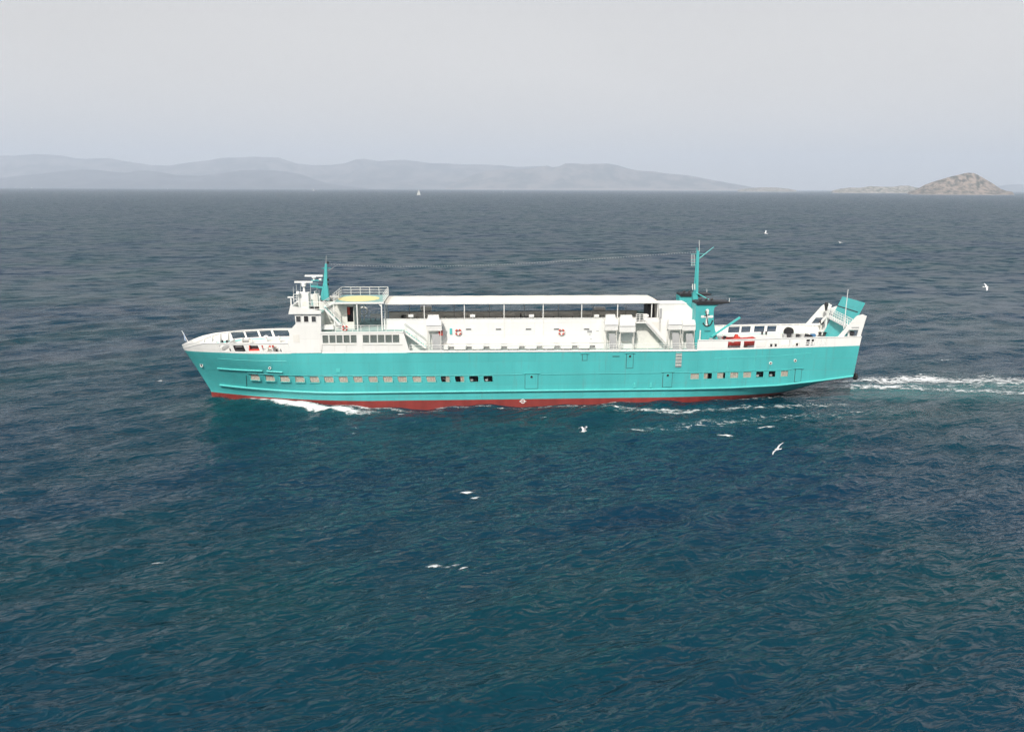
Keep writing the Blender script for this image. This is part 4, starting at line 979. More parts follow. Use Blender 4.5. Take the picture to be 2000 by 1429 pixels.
# side-deck lockers
zlk = zd(0)
for i in range(9):
    xc = 860+i*34.6; X_, _ = S(xc+4, 679, -4.1); o = empty('side_locker', (X_, -3.75, zlk-.02), ferry)
    MB().box(-.72, .72, -.32, .32, .22, .62).build('chest', 'white', o); MB().box(-.76, .76, -.36, .34, .62, .68).build('lid', 'white', o)
    for s_ in (-.6, .6): MB().box(s_-.05, s_+.05, -.28, .28, -.02, .22).build('foot', 'dark', o)
    MB().box(.85, 1.5, -.1, .1, .28, .5).build('vent_box', 'dark', o)
# aft house, doorway and stair block
ah = ppoly([(1287, 593.5), (1341, 593.5), (1352.5, 604), (1352.5, 690), (1287, 690)], TY); ah[3] = (ah[3][0], 7.36); ah[4] = (ah[4][0], 7.36)
MB().prism(ah, TY+.0, -0.9).build('aft_house', 'white', ferry)
hs = ppoly([(1286, 593.5), (1341.5, 593.5)], TY); MB().box(hs[0][0], hs[1][0], TY-.06, -.85, hs[0][1]-.02, hs[0][1]+.09).build('house_roof', 'white', ferry)
X0, X1, _, _ = pix((1266, 1284, 594, 622), -1.0); MB().box(X0, X1+.3, -.6, 1.6, dz, az-.05).build('stair_lobby', 'dark', ferry)
X0, X1, _, _ = pix((1249, 1263, 594, 622), 1.8); MB().box(X0, X1, 1.7, 3.4, dz, SZ(1256, 609.5, 1.8)).build('deck_store', 'deck', ferry)
X0, X1, Z0, Z1 = pix((1288, 1292.5, 602, 621), TY); MB().box(X0, X1, TY-.08, TY, Z0, Z1).build('side_door', 'grey', ferry)
# stair from the upper deck down to the side deck, with plated parapets
tA = S(1260, 628, -4.0); tB = S(1300, 672, -4.0)
stair(tA, tB, -4.3, 0.95, 'white', 'grey', 11, solid=True, h=.75)
X0, X1, _, _ = pix((1241, 1262, 625, 650), -4.0)
MB().box(X0-.1, X1+.2, -4.35, TY, tA[1]-.16, tA[1]-.02).build('stair_landing', 'white', ferry)
railing([(X0, -4.3, tA[1]), (X1, -4.3, tA[1])], 1.05, 'white', ferry, .55, 4, .04)
MB().box(SX(1241, 660, TY), SX(1290, 660, TY), TY, TY+.08, 7.38, tA[1]-.16).build('stair_wall', 'offwhite', ferry)
MB().box(SX(1262, 640, TY), SX(1290, 640, TY), TY, TY+.1, tA[1]-.16, tz).build('stair_wall', 'white', ferry)
# ------------------------------------------------------------------ funnels
funnel = empty('funnel', (0, 0, 0), ferry)
def make_funnel(root, sgn):
    yc0 = -4.75; yc1 = -3.0
    P_ = lambda pts: [(SX(x, y, yc0), SZ(x, y, yc0)) for x, y in pts]
    body = P_([(1359, 594), (1408, 593), (1396, 599.5), (1394, 606), (1394, 628), (1397, 645), (1402.5, 668), (1357.5, 668)]); body[-1] = (body[-1][0], 7.4); body[-2] = (body[-2][0]+.5, 7.4)
    def pr_(poly, a, b, name, m, par):
        y0, y1 = (a, b) if sgn < 0 else (-b, -a); return MB().prism(poly, y0, y1).build(name, m, par)
    pr_(body, yc0, yc1, 'casing', 'teal', root)
    cp = P_([(1360, 594.8), (1360.5, 589.5), (1366, 588.5), (1426, 589.3), (1424.5, 591.5), (1398, 594.8)])
    pr_(cp, yc0-.15, yc1+.15, 'cap', 'black', root)
    for i, x in enumerate((1370, 1381, 1392)):
        X_, Z_ = S(x, 586, yc0); Yc = (yc0+yc1)/2*(1 if sgn < 0 else -1)
        MB().tube((X_, Yc, Z_-.1), (X_+.3, Yc, Z_+.08), .13, n=12).build('exhaust_pipe', 'black', root)
    for (x, y) in ((1424.5, 586),):
        X_, Z_ = S(x, y, yc0); Y_ = yc0*(1 if sgn < 0 else -1); MB().tube((X_, Y_, Z_-.3), (X_, Y_, Z_+.25), .04).build('lamp_post', 'white', root)
    X0, X1, Z0, Z1 = pix((1376, 1387.5, 645, 647.5), yc0); yy = yc0 if sgn < 0 else -yc0
    g_ = MB().box(X0, X1, yy-.04, yy+.04, Z0, Z1).build('grille', 'dark', root)
    for i in range(3): MB().box(X0, X1, yy-.06, yy+.06, Z0+.02+.06*i, Z0+.045+.06*i).build('slat', 'teal', root)
    return yc0
yF = make_funnel(funnel, -1)
funnel2 = empty('funnel', (0, 0, 0), ferry); make_funnel(funnel2, 1)
# funnel badge: white cross with a dark anchor laid over it
def badge(root, Y, sgn):
    cx, cz = S(1381, 618, yF); k = 1/14.55     # metres per photo pixel here
    def plate_poly(pts, name, m, d):
        poly = [(cx+x*k, cz-y*k) for x, y in pts]; y0 = Y-d*sgn; return MB().prism(poly, min(y0, Y), max(y0, Y)).build(name, m, root)
    def lobe(x0, y0, x1, y1, w0, w1):
        d = Vector((x1-x0, y1-y0)); L_ = d.length; d /= L_; p = Vector((-d.y, d.x)); pts = []
        for i in range(9):
            t = -math.pi/2+math.pi*i/8; c = Vector((x1, y1))-d*w1; pts.append(c+d*w1*math.cos(t)+p*w1*math.sin(t))
        pts += [Vector((x0, y0))+p*w0, Vector((x0, y0))-p*w0]; return [(v.x, v.y) for v in pts]
    plate_poly(lobe(0, 0, -.3, -14.4, 1.6, 3.2), 'emblem_cross', 'white', .02)
    plate_poly(lobe(0, 0, -12, .2, 1.4, 2.4), 'emblem_cross', 'white', .024)
    plate_poly(lobe(0, 0, 12, .2, 1.4, 2.6), 'emblem_cross', 'white', .028)
    plate_poly(lobe(0, -1, .3, 18.5, 1.9, 2.3), 'emblem_cross', 'white', .032)
    an = MB(); yy = Y-.05*sgn
    def seg(x0, y0, x1, y1, wd): an.bar((cx+x0*k, yy, cz-y0*k), (cx+x1*k, yy, cz-y1*k), .03, wd*k)
    seg(-2.6, -7.5, 3.2, 17.5, 1.7); seg(-5.5, -1.2, 4.5, -3.4, 1.3)
    pts = [(-6.8, 13), (-4.5, 16.5), (-.5, 18.4), (3.4, 18.2), (7.3, 15.8), (9.6, 11.5), (10.6, 8)]
    for (a_, b_) in zip(pts[:-1], pts[1:]): seg(*a_, *b_, 1.9)
    seg(9.0, 8.4, 12.2, 8.0, 1.3); seg(-8.2, 13.6, -5.6, 12.0, 1.3)
    an.torus((cx-3.0*k, yy, cz+9.2*k), 1.5*k, .5*k, 'Y', 12, 5)
    an.build('emblem_anchor', 'black', root)
badge(funnel, yF, 1); badge(funnel2, -yF, -1)
# ------------------------------------------------------------------ aft mast
am = empty('aft_mast', (0, 0, 0), ferry)
mast_seg(((1351, 1362, 640), (1352.7, 1361.4, 571)), 0, 'teal', am, 'column', .45, .35)
mast_seg(((1357, 1362.4, 571), (1361.2, 1365.3, 490)), 0, 'teal', am, 'upper_column', .3, .14)
a = S(1354, 572, 0); b = S(1360.5, 492, 0); MB().tube((a[0], -.35, a[1]), (b[0], -.12, b[1]), .09, .05).build('ladder_stile', 'teal', am)
a = S(1361.5, 491, 0); b = S(1361.2, 483.5, 0); MB().tube((a[0], 0, a[1]), (b[0], 0, b[1]), .08, .03).build('finial', 'teal', am)
a = S(1365.8, 492, 0); b = S(1365.8, 469, 0); MB().tube((a[0], 0, a[1]), (b[0], 0, b[1]), .03).build('topmast', 'white', am)
a = S(1366, 504.5, 0); b = S(1394, 482.5, 0); MB().tube((a[0], 0, a[1]), (b[0], 0, b[1]), .06, .04).build('gaff', 'teal_trim', am)
a = S(1365, 496, 0); b = S(1375, 495.5, 0); MB().tube((a[0], 0, a[1]), (b[0], 0, b[1]), .03).build('stay', 'teal_trim', am)
a = S(1359, 571, -.3); b = S(1384, 586, -.3); MB().tube((a[0], -.3, a[1]), (b[0], -3.4, b[1]), .06).build('stay', 'teal_trim', am)
for y in (496.5, 507.5, 513, 518):
    a = S(1349, y, 0); b = S(1361, y, 0); MB().tube((a[0], 0, a[1]), (b[0], 0, b[1]), .03).build('yard', 'teal_trim', am)
for x in (1350, 1353, 1356):
    a = S(x, 496, 0); b = S(x, 519, 0); MB().tube((a[0], -.1, a[1]), (b[0], -.1, b[1]), .022).build('aerial', 'white', am)
for x in (1352.8, 1357):
    a = S(x, 554.5, -.5); b = S(x, 566, -.5); MB().tube((a[0], -.5, a[1]), (b[0], -.5, b[1]), .06).build('lamp_pole', 'white', am)
# cross platform between the funnels
X0, X1, Z0, Z1 = pix((1350, 1366, 594, 600), 0); MB().box(X0, X1, -3.2, 3.2, SZ(1357, 640, 0)-2.2, SZ(1357, 640, 0)).build('mast_house', 'white', ferry)
# ------------------------------------------------------------------ aft deck
cr_ = empty('deck_crane', (0, 0, 0), ferry)
a = S(1389.5, 657, -4.9); b = S(1445, 619.5, -4.9)
MB().bar((a[0], -4.95, a[1]), (b[0], -4.95, b[1]), .24, .22).build('boom', 'teal_trim', cr_)
MB().lathe([(.28, 0), (.24, a[1]-zd(27)-.1)], (a[0], -4.98, zd(27)), 'Z', 12).build('pedestal', 'teal', cr_)
MB().lathe([(.22, -.2), (.22, .2)], (a[0]-.1, -5.05, a[1]-.35), 'Y', 12).build('winch_drum', 'grey', cr_, smooth=True)
MB().bar((a[0]-.3, -5.1, a[1]-.7), (a[0]+.5, -5.1, a[1]+.1), .06, .1).build('ram', 'dark', cr_)
c = S(1444, 621, -4.9); MB().tube((c[0], -4.95, c[1]), (c[0], -4.95, c[1]-.5), .02).build('hook_wire', 'dark', cr_)
a = S(1366, 669, -5.0); b = S(1368, 645, -5.0); MB().tube((a[0], -5.0, zd(25)), (b[0], -5.0, b[1]), .09).build('davit_post', 'white', ferry)
# mooring gear
def winch(X, Y, Z, m_drum, m_frame, s=1.0, parent=ferry):
    o = empty('mooring_winch', (X, Y, Z), parent)
    MB().box(-.7*s, .7*s, -.5*s, .5*s, 0, .15*s).build('bed', m_frame, o)
    for x in (-.6, .6): MB().box((x-.06)*s, (x+.06)*s, -.35*s, .35*s, .15*s, .75*s).build('cheek', m_frame, o)
    MB().lathe([(.42*s, -.5*s), (.25*s, -.44*s), (.25*s, .44*s), (.42*s, .5*s)], (0, 0, .5*s), 'X', 16).build('drum', m_drum, o, smooth=True)
    MB().box(.66*s, 1.0*s, -.2*s, .2*s, .15*s, .6*s).build('motor', m_frame, o); return o
for (x, Y, md, mf, s) in ((467, -3.2, 'black', 'black', 1.0), (498, -2.6, 'black', 'orange', 1.0), (531, -3.6, 'offwhite', 'offwhite', .8), (482, 2.0, 'grey', 'offwhite', .8)):
    X_ = SX(x, 680, Y); winch(X_, Y, zd(X_)-.06, md, mf, s)
X_ = SX(530.5, 677, -4.2); MB().box(X_-.26, X_+.26, -4.4, -4.0, zd(X_)+.6, zd(X_)+1.0).build('hose_box', 'orange', ferry); MB().box(X_-.05, X_+.05, -4.25, -4.15, zd(X_)-.06, zd(X_)+.6).build('hose_stand', 'offwhite', ferry)
# forecastle breakwater and vents
X_ = SX(445, 672, 0); MB().box(X_, X_+.1, -3.0, 3.0, zd(X_)-.06, zd(X_)+.5).build('breakwater', 'white', ferry)
for (x, y, Y) in ((420, 668, .5), (545, 665, 2.5), (520, 666, 3.2)):
    X_ = SX(x, y, Y); MB().lathe([(.16, 0), (.16, .6), (.3, .62), (.3, .75), (.05, .85)], (X_, Y, zd(X_)-.06), 'Z', 12).build('mushroom_vent', 'white', ferry, smooth=True)
def bollard(X, Y):
    o = empty('bollard', (X, Y, zd(X)-.06), ferry); MB().box(-.5, .5, -.18, .18, 0, .06).build('base', 'grey', o)
    for x in (-.3, .3): MB().lathe([(.13, .06), (.13, .42), (.17, .44), (.17, .5)], (x, 0, 0), 'Z', 12).build('post', 'dark', o, smooth=True)
for (x, Y) in ((455, -3.9), (545, -4.6), (1510, -4.5), (1560, -4.5), (440, 2.4), (1490, 4.2)): bollard(SX(x, 682, Y), Y)
def fan_dome(x, y, Y, r, zbase):
    X_, Z_ = S(x, y, Y); o = MB().lathe([(r, -Z_*0-.18), (r, .18)], (X_, Y, Z_-.0), 'Y', 24).build('rope_reel', 'black', ferry)
    MB().box(X_-.1, X_+.1, Y-.15, Y+.15, zbase, Z_).build('stand', 'grey', o)
    MB().torus((X_, Y-.2, Z_), r*.96, .05, 'Y', 24, 6).build('rim', 'rubber', o)
fan_dome(1540, 648, 3.2, .68, 7.6); fan_dome(1579, 663, -4.2, .66, 7.6)
for x0 in range(6):
    X_, Z_ = S(1532+x0*8.7, 657, 1.5); MB().box(X_-.22, X_+.22, 1.3, 1.7, zd(38)-.06, zd(38)+.55).build('deck_socket', 'dark' if x0 % 2 else 'grey', ferry)
X_, _ = S(1588, 656, 1.0); MB().box(X_-.3, X_+.3, .8, 1.3, zd(40)-.06, zd(40)+.6).build('covered_box', 'blue', ferry)
for (x, m) in ((1601, 'dark'), (1610, 'black'), (1623, 'dark')):
    X_, _ = S(x, 657, 2.2); o = empty('capstan', (X_, 2.2, zd(42)-.06), ferry); MB().lathe([(.3, 0), (.2, .2), (.2, .5), (.32, .6), (.1, .66)], (0, 0, 0), 'Z', 14).build('barrel', m, o, smooth=True); MB().box(-.45, .45, -.3, .3, -.01, .08).build('bed', 'grey', o)
railing([(SX(1522, 655, 3.4), 3.4, zd(36)), (SX(1562, 655, 3.4), 3.4, zd(38))], 1.3, 'white', ferry, .9, 4)
railing([(SX(1520, 662, -3.6), -3.6, zd(36)), (SX(1570, 662, -3.6), -3.6, zd(38))], .95, 'white', ferry, .9, 3)
MB().box(SX(1525, 662, -2.5), SX(1560, 662, -2.5), -2.6, -2.2, zd(36)-.06, zd(36)+.75).build('deck_casing', 'white', ferry)
MB().box(SX(1404, 655, 1), SX(1520, 655, 1), .6, 3.0, zd(30)-.06, zd(30)+.35).build('ramp_hatch', 'offwhite', ferry)
# stern gate: plated quarters, gantry, raised ramp
QY = -4.98
K = (1649, 644)
for sd in (-1, 1):
    q_ = empty('stern_quarter', (0, 0, 0), ferry)
    def pr2(pts, name='plate'):
        poly = ppoly(pts, QY); y0, y1 = (QY, QY+.12) if sd < 0 else (-QY-.12, -QY); MB().prism(poly, y0, y1).build(name, 'white', q_)
    pr2([(1634, 661), K, (1658.5, 644), (1648, 657), (1646, 661)]); pr2([K, (1672, 619), (1676, 616.5), (1686, 614), (1693, 617), (1684.6, 644)])
    pr2([(1677, 644), (1684.6, 644), (1679.5, 661), (1672.5, 661), (1674, 657)]); pr2([(1648, 657), (1674, 657), (1672.5, 661), (1646, 661)])
    X0, X1, Z0, Z1 = pix((1663, 1678, 638.5, 640.8), QY); MB().box(X0, X1, sd*(-QY)-.02 if sd > 0 else QY-.02, (sd*(-QY)+.02) if sd > 0 else QY+.02, Z0, Z1).build('slot', 'grey', q_)
    yy = QY+.6 if sd < 0 else -QY-.6
    X_, Z_ = S(1667, 652, QY); MB().lathe([(.32, -.25), (.32, .25)], (X_, yy, Z_), 'Y', 14).build('hinge_drum', 'dark', q_, smooth=True)
    MB().box(X_-.08, X_+.08, yy-.1, yy+.1, zd(45), Z_).build('drum_stand', 'offwhite', q_)
rA = S(1690, 592, -2.9); rB = S(1680, 612.5, -3)
rampo = empty('stern_ramp', (0, 0, 0), ferry)
dx, dz_ = rA[0]-rB[0], rA[1]-rB[1]; L_ = math.hypot(dx, dz_); ux, uz = dx/L_, dz_/L_
lo = (rB[0]-ux*4.6, rB[1]-uz*4.6); t_ = .32
MB().prism([lo, rA, (rA[0]-t_*uz, rA[1]+t_*ux), (lo[0]-t_*uz, lo[1]+t_*ux)], -2.9, 2.9).build('panel', 'teal', rampo)
MB().prism([(rB[0]-t_*uz-.03, rB[1]+t_*ux), (rB[0]-t_*uz+.0, rB[1]+t_*ux-.0), (rB[0]-t_*uz+ux*.12, rB[1]+t_*ux+uz*.12), (rB[0]-t_*uz+ux*.12-.05, rB[1]+t_*ux+uz*.12)], -2.88, 2.88).build('hinge_seam', 'dark', rampo)
MB().tube((rA[0]-.2, 0.8, rA[1]-1.0), (rA[0]-.6, 0.8, rA[1]-1.0), .18, n=12).build('fairlead', 'teal', rampo)
# gantry platform with rail across the stern
gq = empty('stern_gantry', (0, 0, 0), ferry)
gA = S(1614, 619.5, 3.4); gB = S(1649, 636.5, -3.8)
MB().add([(gA[0], 3.6, gA[1]), (gA[0]+.7, 3.6, gA[1]), (gB[0]+.7, -4.6, gA[1]-.15), (gB[0], -4.6, gA[1]-.15), (gA[0], 3.6, gA[1]+.22), (gA[0]+.7, 3.6, gA[1]+.22), (gB[0]+.7, -4.6, gA[1]+.07), (gB[0], -4.6, gA[1]+.07)],
    [(0, 1, 2, 3), (4, 7, 6, 5), (0, 4, 5, 1), (1, 5, 6, 2), (2, 6, 7, 3), (3, 7, 4, 0)]).build('walkway', 'white', gq)
railing([(gA[0]+.05, 3.5, gA[1]+.2), (gB[0]+.05, -4.5, gA[1]+.06)], 1.0, 'white', ferry, .8, 3, .035)
railing([(gA[0]+.65, 3.5, gA[1]+.2), (gB[0]+.65, -4.5, gA[1]+.06)], 1.0, 'white', ferry, .8, 3, .035)
a = S(1599, 641, 4.6); MB().bar((a[0], 4.5, zb(40)), (gA[0]+.1, 3.6, gA[1]+.1), .3, .3).build('diagonal', 'white', gq)
a = S(1606, 641, 4.4); MB().bar((a[0]+.5, 4.5, zb(40)), (gA[0]+.4, 3.6, gA[1]+.0), .2, .2).build('diagonal', 'white', gq)
MB().bar((gA[0]-.05, 3.3, zd(42)), (gA[0]+.1, 3.3, gA[1]+2.0), .2, .2).build('post', 'white', gq)
MB().bar((gB[0]+.4, -4.4, zd(44)), (gB[0]+.4, -4.4, gA[1]), .2, .2).build('post', 'white', gq)
X_, Z_ = S(1614, 595, 3.3); MB().lathe([(.1, -.9), (.2, -.3), (.3, .0), (.22, .3), (.05, .36)], (X_, 3.3, Z_), 'Z', 10).build('searchlight', 'black', gq, smooth=True)
wp = [(gA[0]+.75, gA[1]+.3), (gA[0]+.75, gA[1]+1.3), (gA[0]+1.5, gA[1]+1.55), (gA[0]+3.2, gA[1]+1.45), (gA[0]+3.4, gA[1]+.2)]
MB().prism(wp, 3.7, 3.8).build('windbreak', 'white', gq)
X0, X1, Z0, Z1 = pix((1631, 1648, 634, 658), 0.5); MB().box(X0+.6, X0+.8, -3.1, 3.1, zd(43)-.06, gA[1]-.2).build('stern_bulkhead', 'deck', ferry)
a = S(1655, 565, -3.9); MB().tube((a[0], -4.0, gA[1]-.3), (a[0]+.05, -4.0, a[1]), .07, .035).build('ensign_staff', 'white', ferry)
a = S(371, 674, 0); b = S(355, 645.5, 0); MB().tube((a[0], 0, a[1]), (b[0], 0, b[1]), .06, .035).build('jack_staff', 'white', ferry)
p = S(366, 680, 0)
# ------------------------------------------------------------------ loose things aboard
def aboard(name, label, cat, X, Y, Z, group=None):
    o = empty(name, ship_to_world(X, Y, Z), rz=YAW); tag(o, label, cat, group); return o
def lifebuoy(px, py, Y, label, R=.34, m1='orange', m2='white'):
    X_, Z_ = S(px, py, Y); o = aboard('lifebuoy', label, 'lifebuoy', X_, Y-.1, Z_, 'lifebuoys aboard the ferry')
    for i in range(4):
        t = math.pi/4+i*math.pi/2
        MB().torus((0, 0, 0), R, .09, 'Y', 7, 8, t-.52, t+.52).build('ring_segment', m1, o, smooth=True)
        MB().torus((0, 0, 0), R, .092, 'Y', 4, 8, t+.52, t+math.pi/2-.52).build('band', m2, o, smooth=True)
    MB().torus((0, 0, 0), R+.13, .015, 'Y', 16, 4).build('grab_line', m2, o)
lifebuoy(895, 648, TY-.06, 'red lifebuoy on the white wall nearer the bow stairs')
lifebuoy(1096.5, 648, TY-.06, 'red lifebuoy on the white wall nearer the funnels')
lifebuoy(710, 607, 4.75, 'pale lifebuoy standing on the bench rail under the yellow circle platform', .52, 'inner', 'offwhite')
lifebuoy(674, 640.5, NY+.0, 'red lifebuoy on the deck rail above the grey saloon windows', .28)
def raft_station(x0, x1, y0, y1, Y, label, upper, chute):
    """box-shaped raft container on a tubular cradle"""
    X0, X1, Z0, Z1 = pix((x0, x1, y0, y1), Y); zdk = zd((X0+X1)/2)
    o = aboard('life_raft_station', label, 'life raft', (X0+X1)/2, Y, zdk, 'life raft stations on the side deck'); hw = (X1-X0)/2; b0, b1 = Z0-zdk, Z1-zdk
    mid = b0+(b1-b0)*.52
    c = MB().add([(-hw, -.45, b0), (hw, -.45, b0), (hw, .5, b0), (-hw, .5, b0), (-hw, -.5, mid), (hw, -.5, mid), (hw, .5, mid), (-hw, .5, mid)], [(3, 2, 1, 0), (0, 1, 5, 4), (1, 2, 6, 5), (2, 3, 7, 6), (3, 0, 4, 7), (4, 5, 6, 7)])
    c = c.build('container', 'white', o)
    MB().add([(-hw*.97, -.46, mid+.03), (hw*.97, -.46, mid+.03), (hw*.97, .5, mid+.03), (-hw*.97, .5, mid+.03), (-hw*.93, -.25, b1), (hw*.93, -.25, b1), (hw*.93, .45, b1), (-hw*.93, .45, b1)], [(3, 2, 1, 0), (0, 1, 5, 4), (1, 2, 6, 5), (2, 3, 7, 6), (3, 0, 4, 7), (4, 5, 6, 7)]).build('lid', 'white', o)
    MB().box(-hw, hw, -.52, -.46, mid-.05, mid+.0).build('strap', 'grey', o)
    if upper:
        MB().add([(-hw*.9, -.05, b1+.02), (hw*.7, -.05, b1+.02), (hw*.7, .55, b1+.02), (-hw*.9, .55, b1+.02), (-hw*.78, .0, b1+.62), (hw*.6, .0, b1+.62), (hw*.6, .5, b1+.62), (-hw*.78, .5, b1+.62)], [(3, 2, 1, 0), (0, 1, 5, 4), (1, 2, 6, 5), (2, 3, 7, 6), (3, 0, 4, 7), (4, 5, 6, 7)]).build('upper_container', 'white', o)
    cr = MB()
    for x in (-hw*.85, hw*.85):
        cr.tube((x, -.4, 0), (x, -.4, b0), .045); cr.tube((x, .45, 0), (x, .45, b0), .045); cr.tube((x, -.4, b0*.15), (x, .45, b0*.9), .035)
    cr.tube((-hw*.85, -.4, b0-.05), (hw*.85, -.4, b0-.05), .04); cr.build('cradle', 'offwhite', o)
    if chute:
        n_ = 6; vs = []
        for i in range(n_+1):
            q = i/n_; z = b0*.82*(1-q); w0 = hw*(.65+.25*q); vs += [(-w0*.5+.25*q, -.2-.25*q, z), (w0+.25*q, -.2-.25*q, z)]
        ch = MB().add(vs, [(2*i, 2*i+1, 2*i+3, 2*i+2) for i in range(n_)]).build('netting', 'grey', o); s_ = ch.modifiers.new('thickness', 'SOLIDIFY'); s_.thickness = .05
    return o, hw, b0
o, hw, b0 = raft_station(833, 863, 625, 644, -4.3, 'white boxed life raft beside the red panel near the forward stairs', True, True)
MB().box(hw*.55, hw*1.1, -.1, .0, b0-.75, b0-.05).build('launch_panel', 'orange', o); MB().bar((hw*.95, -.05, b0-.2), (hw*1.15, -.05, b0+.8), .1, .1).build('release_arm', 'grey', o)
raft_station(1181, 1206, 624, 643.5, -4.3, 'white boxed life raft forward of the aft stairs, left of its pair', True, True)
raft_station(1209, 1240, 625, 647, -4.5, 'white boxed life raft right against the aft stair landing', True, False)
raft_station(1304, 1330, 624, 642, -4.3, 'white boxed life raft just aft of the plated stairs', False, True)
raft_station(1331, 1357, 625, 643.5, -4.5, 'white boxed life raft next to the anchor badge funnel', False, True)
def canister(px, py, w_, Y, label):
    X_, Z_ = S(px, py, Y); o = aboard('raft_canister', label, 'life raft', X_, Y, Z_, 'drum life rafts on the far rail')
    MB().lathe([(.3, -w_), (.42, -w_+.12), (.42, -.03), (.45, -.03), (.45, .03), (.42, .03), (.42, w_-.12), (.3, w_)], (0, 0, 0), 'X', 14).build('shell', 'offwhite', o, smooth=True)
    for s_ in (-.5, .5): MB().box(s_*w_*1.2-.06, s_*w_*1.2+.06, -.35, .35, -.62, -.3).build('cradle', 'grey', o)
canister(832, 601.5, .8, 4.6, 'drum shaped life raft on the far rail near the awning front'); canister(1171, 604, .8, 4.6, 'drum shaped life raft on the far rail near the awning back')
MB().box(TX0+2, AX1, FYt, FYt+1.4, tz-1.1, tz-1.0).build('side_walkway', 'deckgrey', ferry)
# red rescue boat on the aft deck
def rescue_boat():
    X0, X1 = SX(1414, 668, -4.0), SX(1475, 668, -4.0); Zk = zd(30)+.15; L_ = X1-X0
    o = aboard('rescue_boat', 'red open rescue boat stowed on the aft deck beside the crane', 'boat', X0, -3.7, Zk)
    n_ = 12; vs = []; prof = [(0, 0), (.55, .12), (.92, .5), (1, .95)]
    for i in range(n_+1):
        q = i/n_; w_ = 0.85*min(1, (math.sin(math.pi*min(max(.08+q*.62, 0), 1)))**.7); rise = .35*max(0, q-.6)**1.5*2
        for s_ in (-1, 1):
            for (a, b) in prof: vs.append((q*L_, s_*a*w_, b+rise*(.4+.6*b)))
    m_ = 8; fs = []
    for i in range(n_):
        for s_ in range(2):
            for j in range(3):
                k = i*m_+s_*4+j; fs.append((k, k+m_, k+m_+1, k+1))
    fs += [(0, 1, 2, 3, 7, 6, 5, 4), tuple(n_*m_+j for j in (0, 1, 2, 3, 7, 6, 5, 4))]
    h_ = MB().add(vs, fs).build('hull', 'maroon', o, smooth=True); s_ = h_.modifiers.new('thickness', 'SOLIDIFY'); s_.thickness = .06
    for s_ in (-1, 1): MB().tube((0, s_*.62, 1.0), (L_*.6, s_*.85, 1.0), .09, n=8).build('fender_tube', 'orange', o)
    for q in (.25, .55): MB().box(L_*q-.15, L_*q+.15, -.7, .7, .62, .68).build('thwart', 'offwhite', o)
    MB().box(.02, .3, -.2, .2, .5, 1.35).build('outboard_motor', 'dark', o)
    X_ = SX(1438, 657, -3.7)-X0
    MB().add([(X_-.35, -.3, 1.0), (X_+.4, -.3, 1.0), (X_+.4, .3, 1.0), (X_-.35, .3, 1.0), (X_-.1, -.15, 1.6), (X_+.12, -.15, 1.6), (X_+.12, .15, 1.6), (X_-.1, .15, 1.6)], [(3, 2, 1, 0), (4, 5, 6, 7), (0, 1, 5, 4), (1, 2, 6, 5), (2, 3, 7, 6), (3, 0, 4, 7)]).build('console', 'orange', o)
    for q in (.2, .75): MB().box(L_*q-.08, L_*q+.08, -.6, .6, -.22, .14).build('chock', 'grey', o)
rescue_boat()
# tyre fenders at the stern
for (Y, lab) in ((-4.6, 'black tyre fender at the near corner of the stern'), (4.4, 'black tyre fender at the hidden corner of the stern')):
    if Y > 0: continue
    X_, Z_ = S(1669, 735, Y); o = aboard('tyre_fender', lab, 'fender', X_+.1, Y, Z_, 'stern fenders')
    MB().torus((0, 0, 0), .32, .2, 'X', 18, 10).build('tyre', 'rubber', o, smooth=True); MB().tube((-.1, 0, .3), (-.35, 0, .9), .025).build('lanyard', 'grey', o)
# jack at the bow
a = S(355.5, 647, 0); fl = MB(); vs = []
for i in range(7):
    q = i/6
    for j in range(5):
        r_ = j/4; vs.append((a[0]+.12+q*.22+r_*.10+.03*math.sin(q*6), .06*math.sin(q*5+r_*3), a[1]-.15-r_*1.0-q*.25))
fl.add(vs, [(i*5+j, (i+1)*5+j, (i+1)*5+j+1, i*5+j+1) for i in range(6) for j in range(4)])
fo = fl.build('flag', 'flagblue'); fo.location = ship_to_world(0, 0, 0); fo.rotation_euler = (0, 0, YAW); tag(fo, 'small limp pale flag on the staff at the bow', 'flag')
s_ = fo.modifiers.new('thickness', 'SOLIDIFY'); s_.thickness = .012
# dressing line of bulbs between the masts
ptsL = [S(639, 515, -.4), S(720, 518.5, -.3), S(850, 519.3, -.2), S(1000, 514.5, -.15), S(1100, 508.8, -.1), S(1230, 500.5, 0), S(1361, 490.5, 0)]
Xk = [p_[0] for p_ in ptsL]; Zk = [p_[1] for p_ in ptsL]; cf = np.polyfit(Xk, Zk, 3)
sl_root = aboard('string_lights', 'sagging line of small white bulbs strung between the two masts', 'string lights', 0, 0, 0)
Xn = np.linspace(Xk[0], Xk[-1], 60); cb = MB()
for i in range(59): cb.tube((Xn[i], -.2, np.polyval(cf, Xn[i])), (Xn[i+1], -.2, np.polyval(cf, Xn[i+1])), .008, n=4, caps=False)
cb.build('cable', 'grey', sl_root)
bb = MB()
for i in range(135):
    X_ = Xk[0]+.5+(Xk[-1]-Xk[0]-.7)*i/134; Z_ = np.polyval(cf, X_)-.07; bb.lathe([(.012, .04), (.032, .02), (.035, -.015), (.012, -.05)], (X_, -.2, Z_), 'Z', 5)
b_ = bb.build('bulbs', 'white', sl_root); tag(b_, kind='stuff')
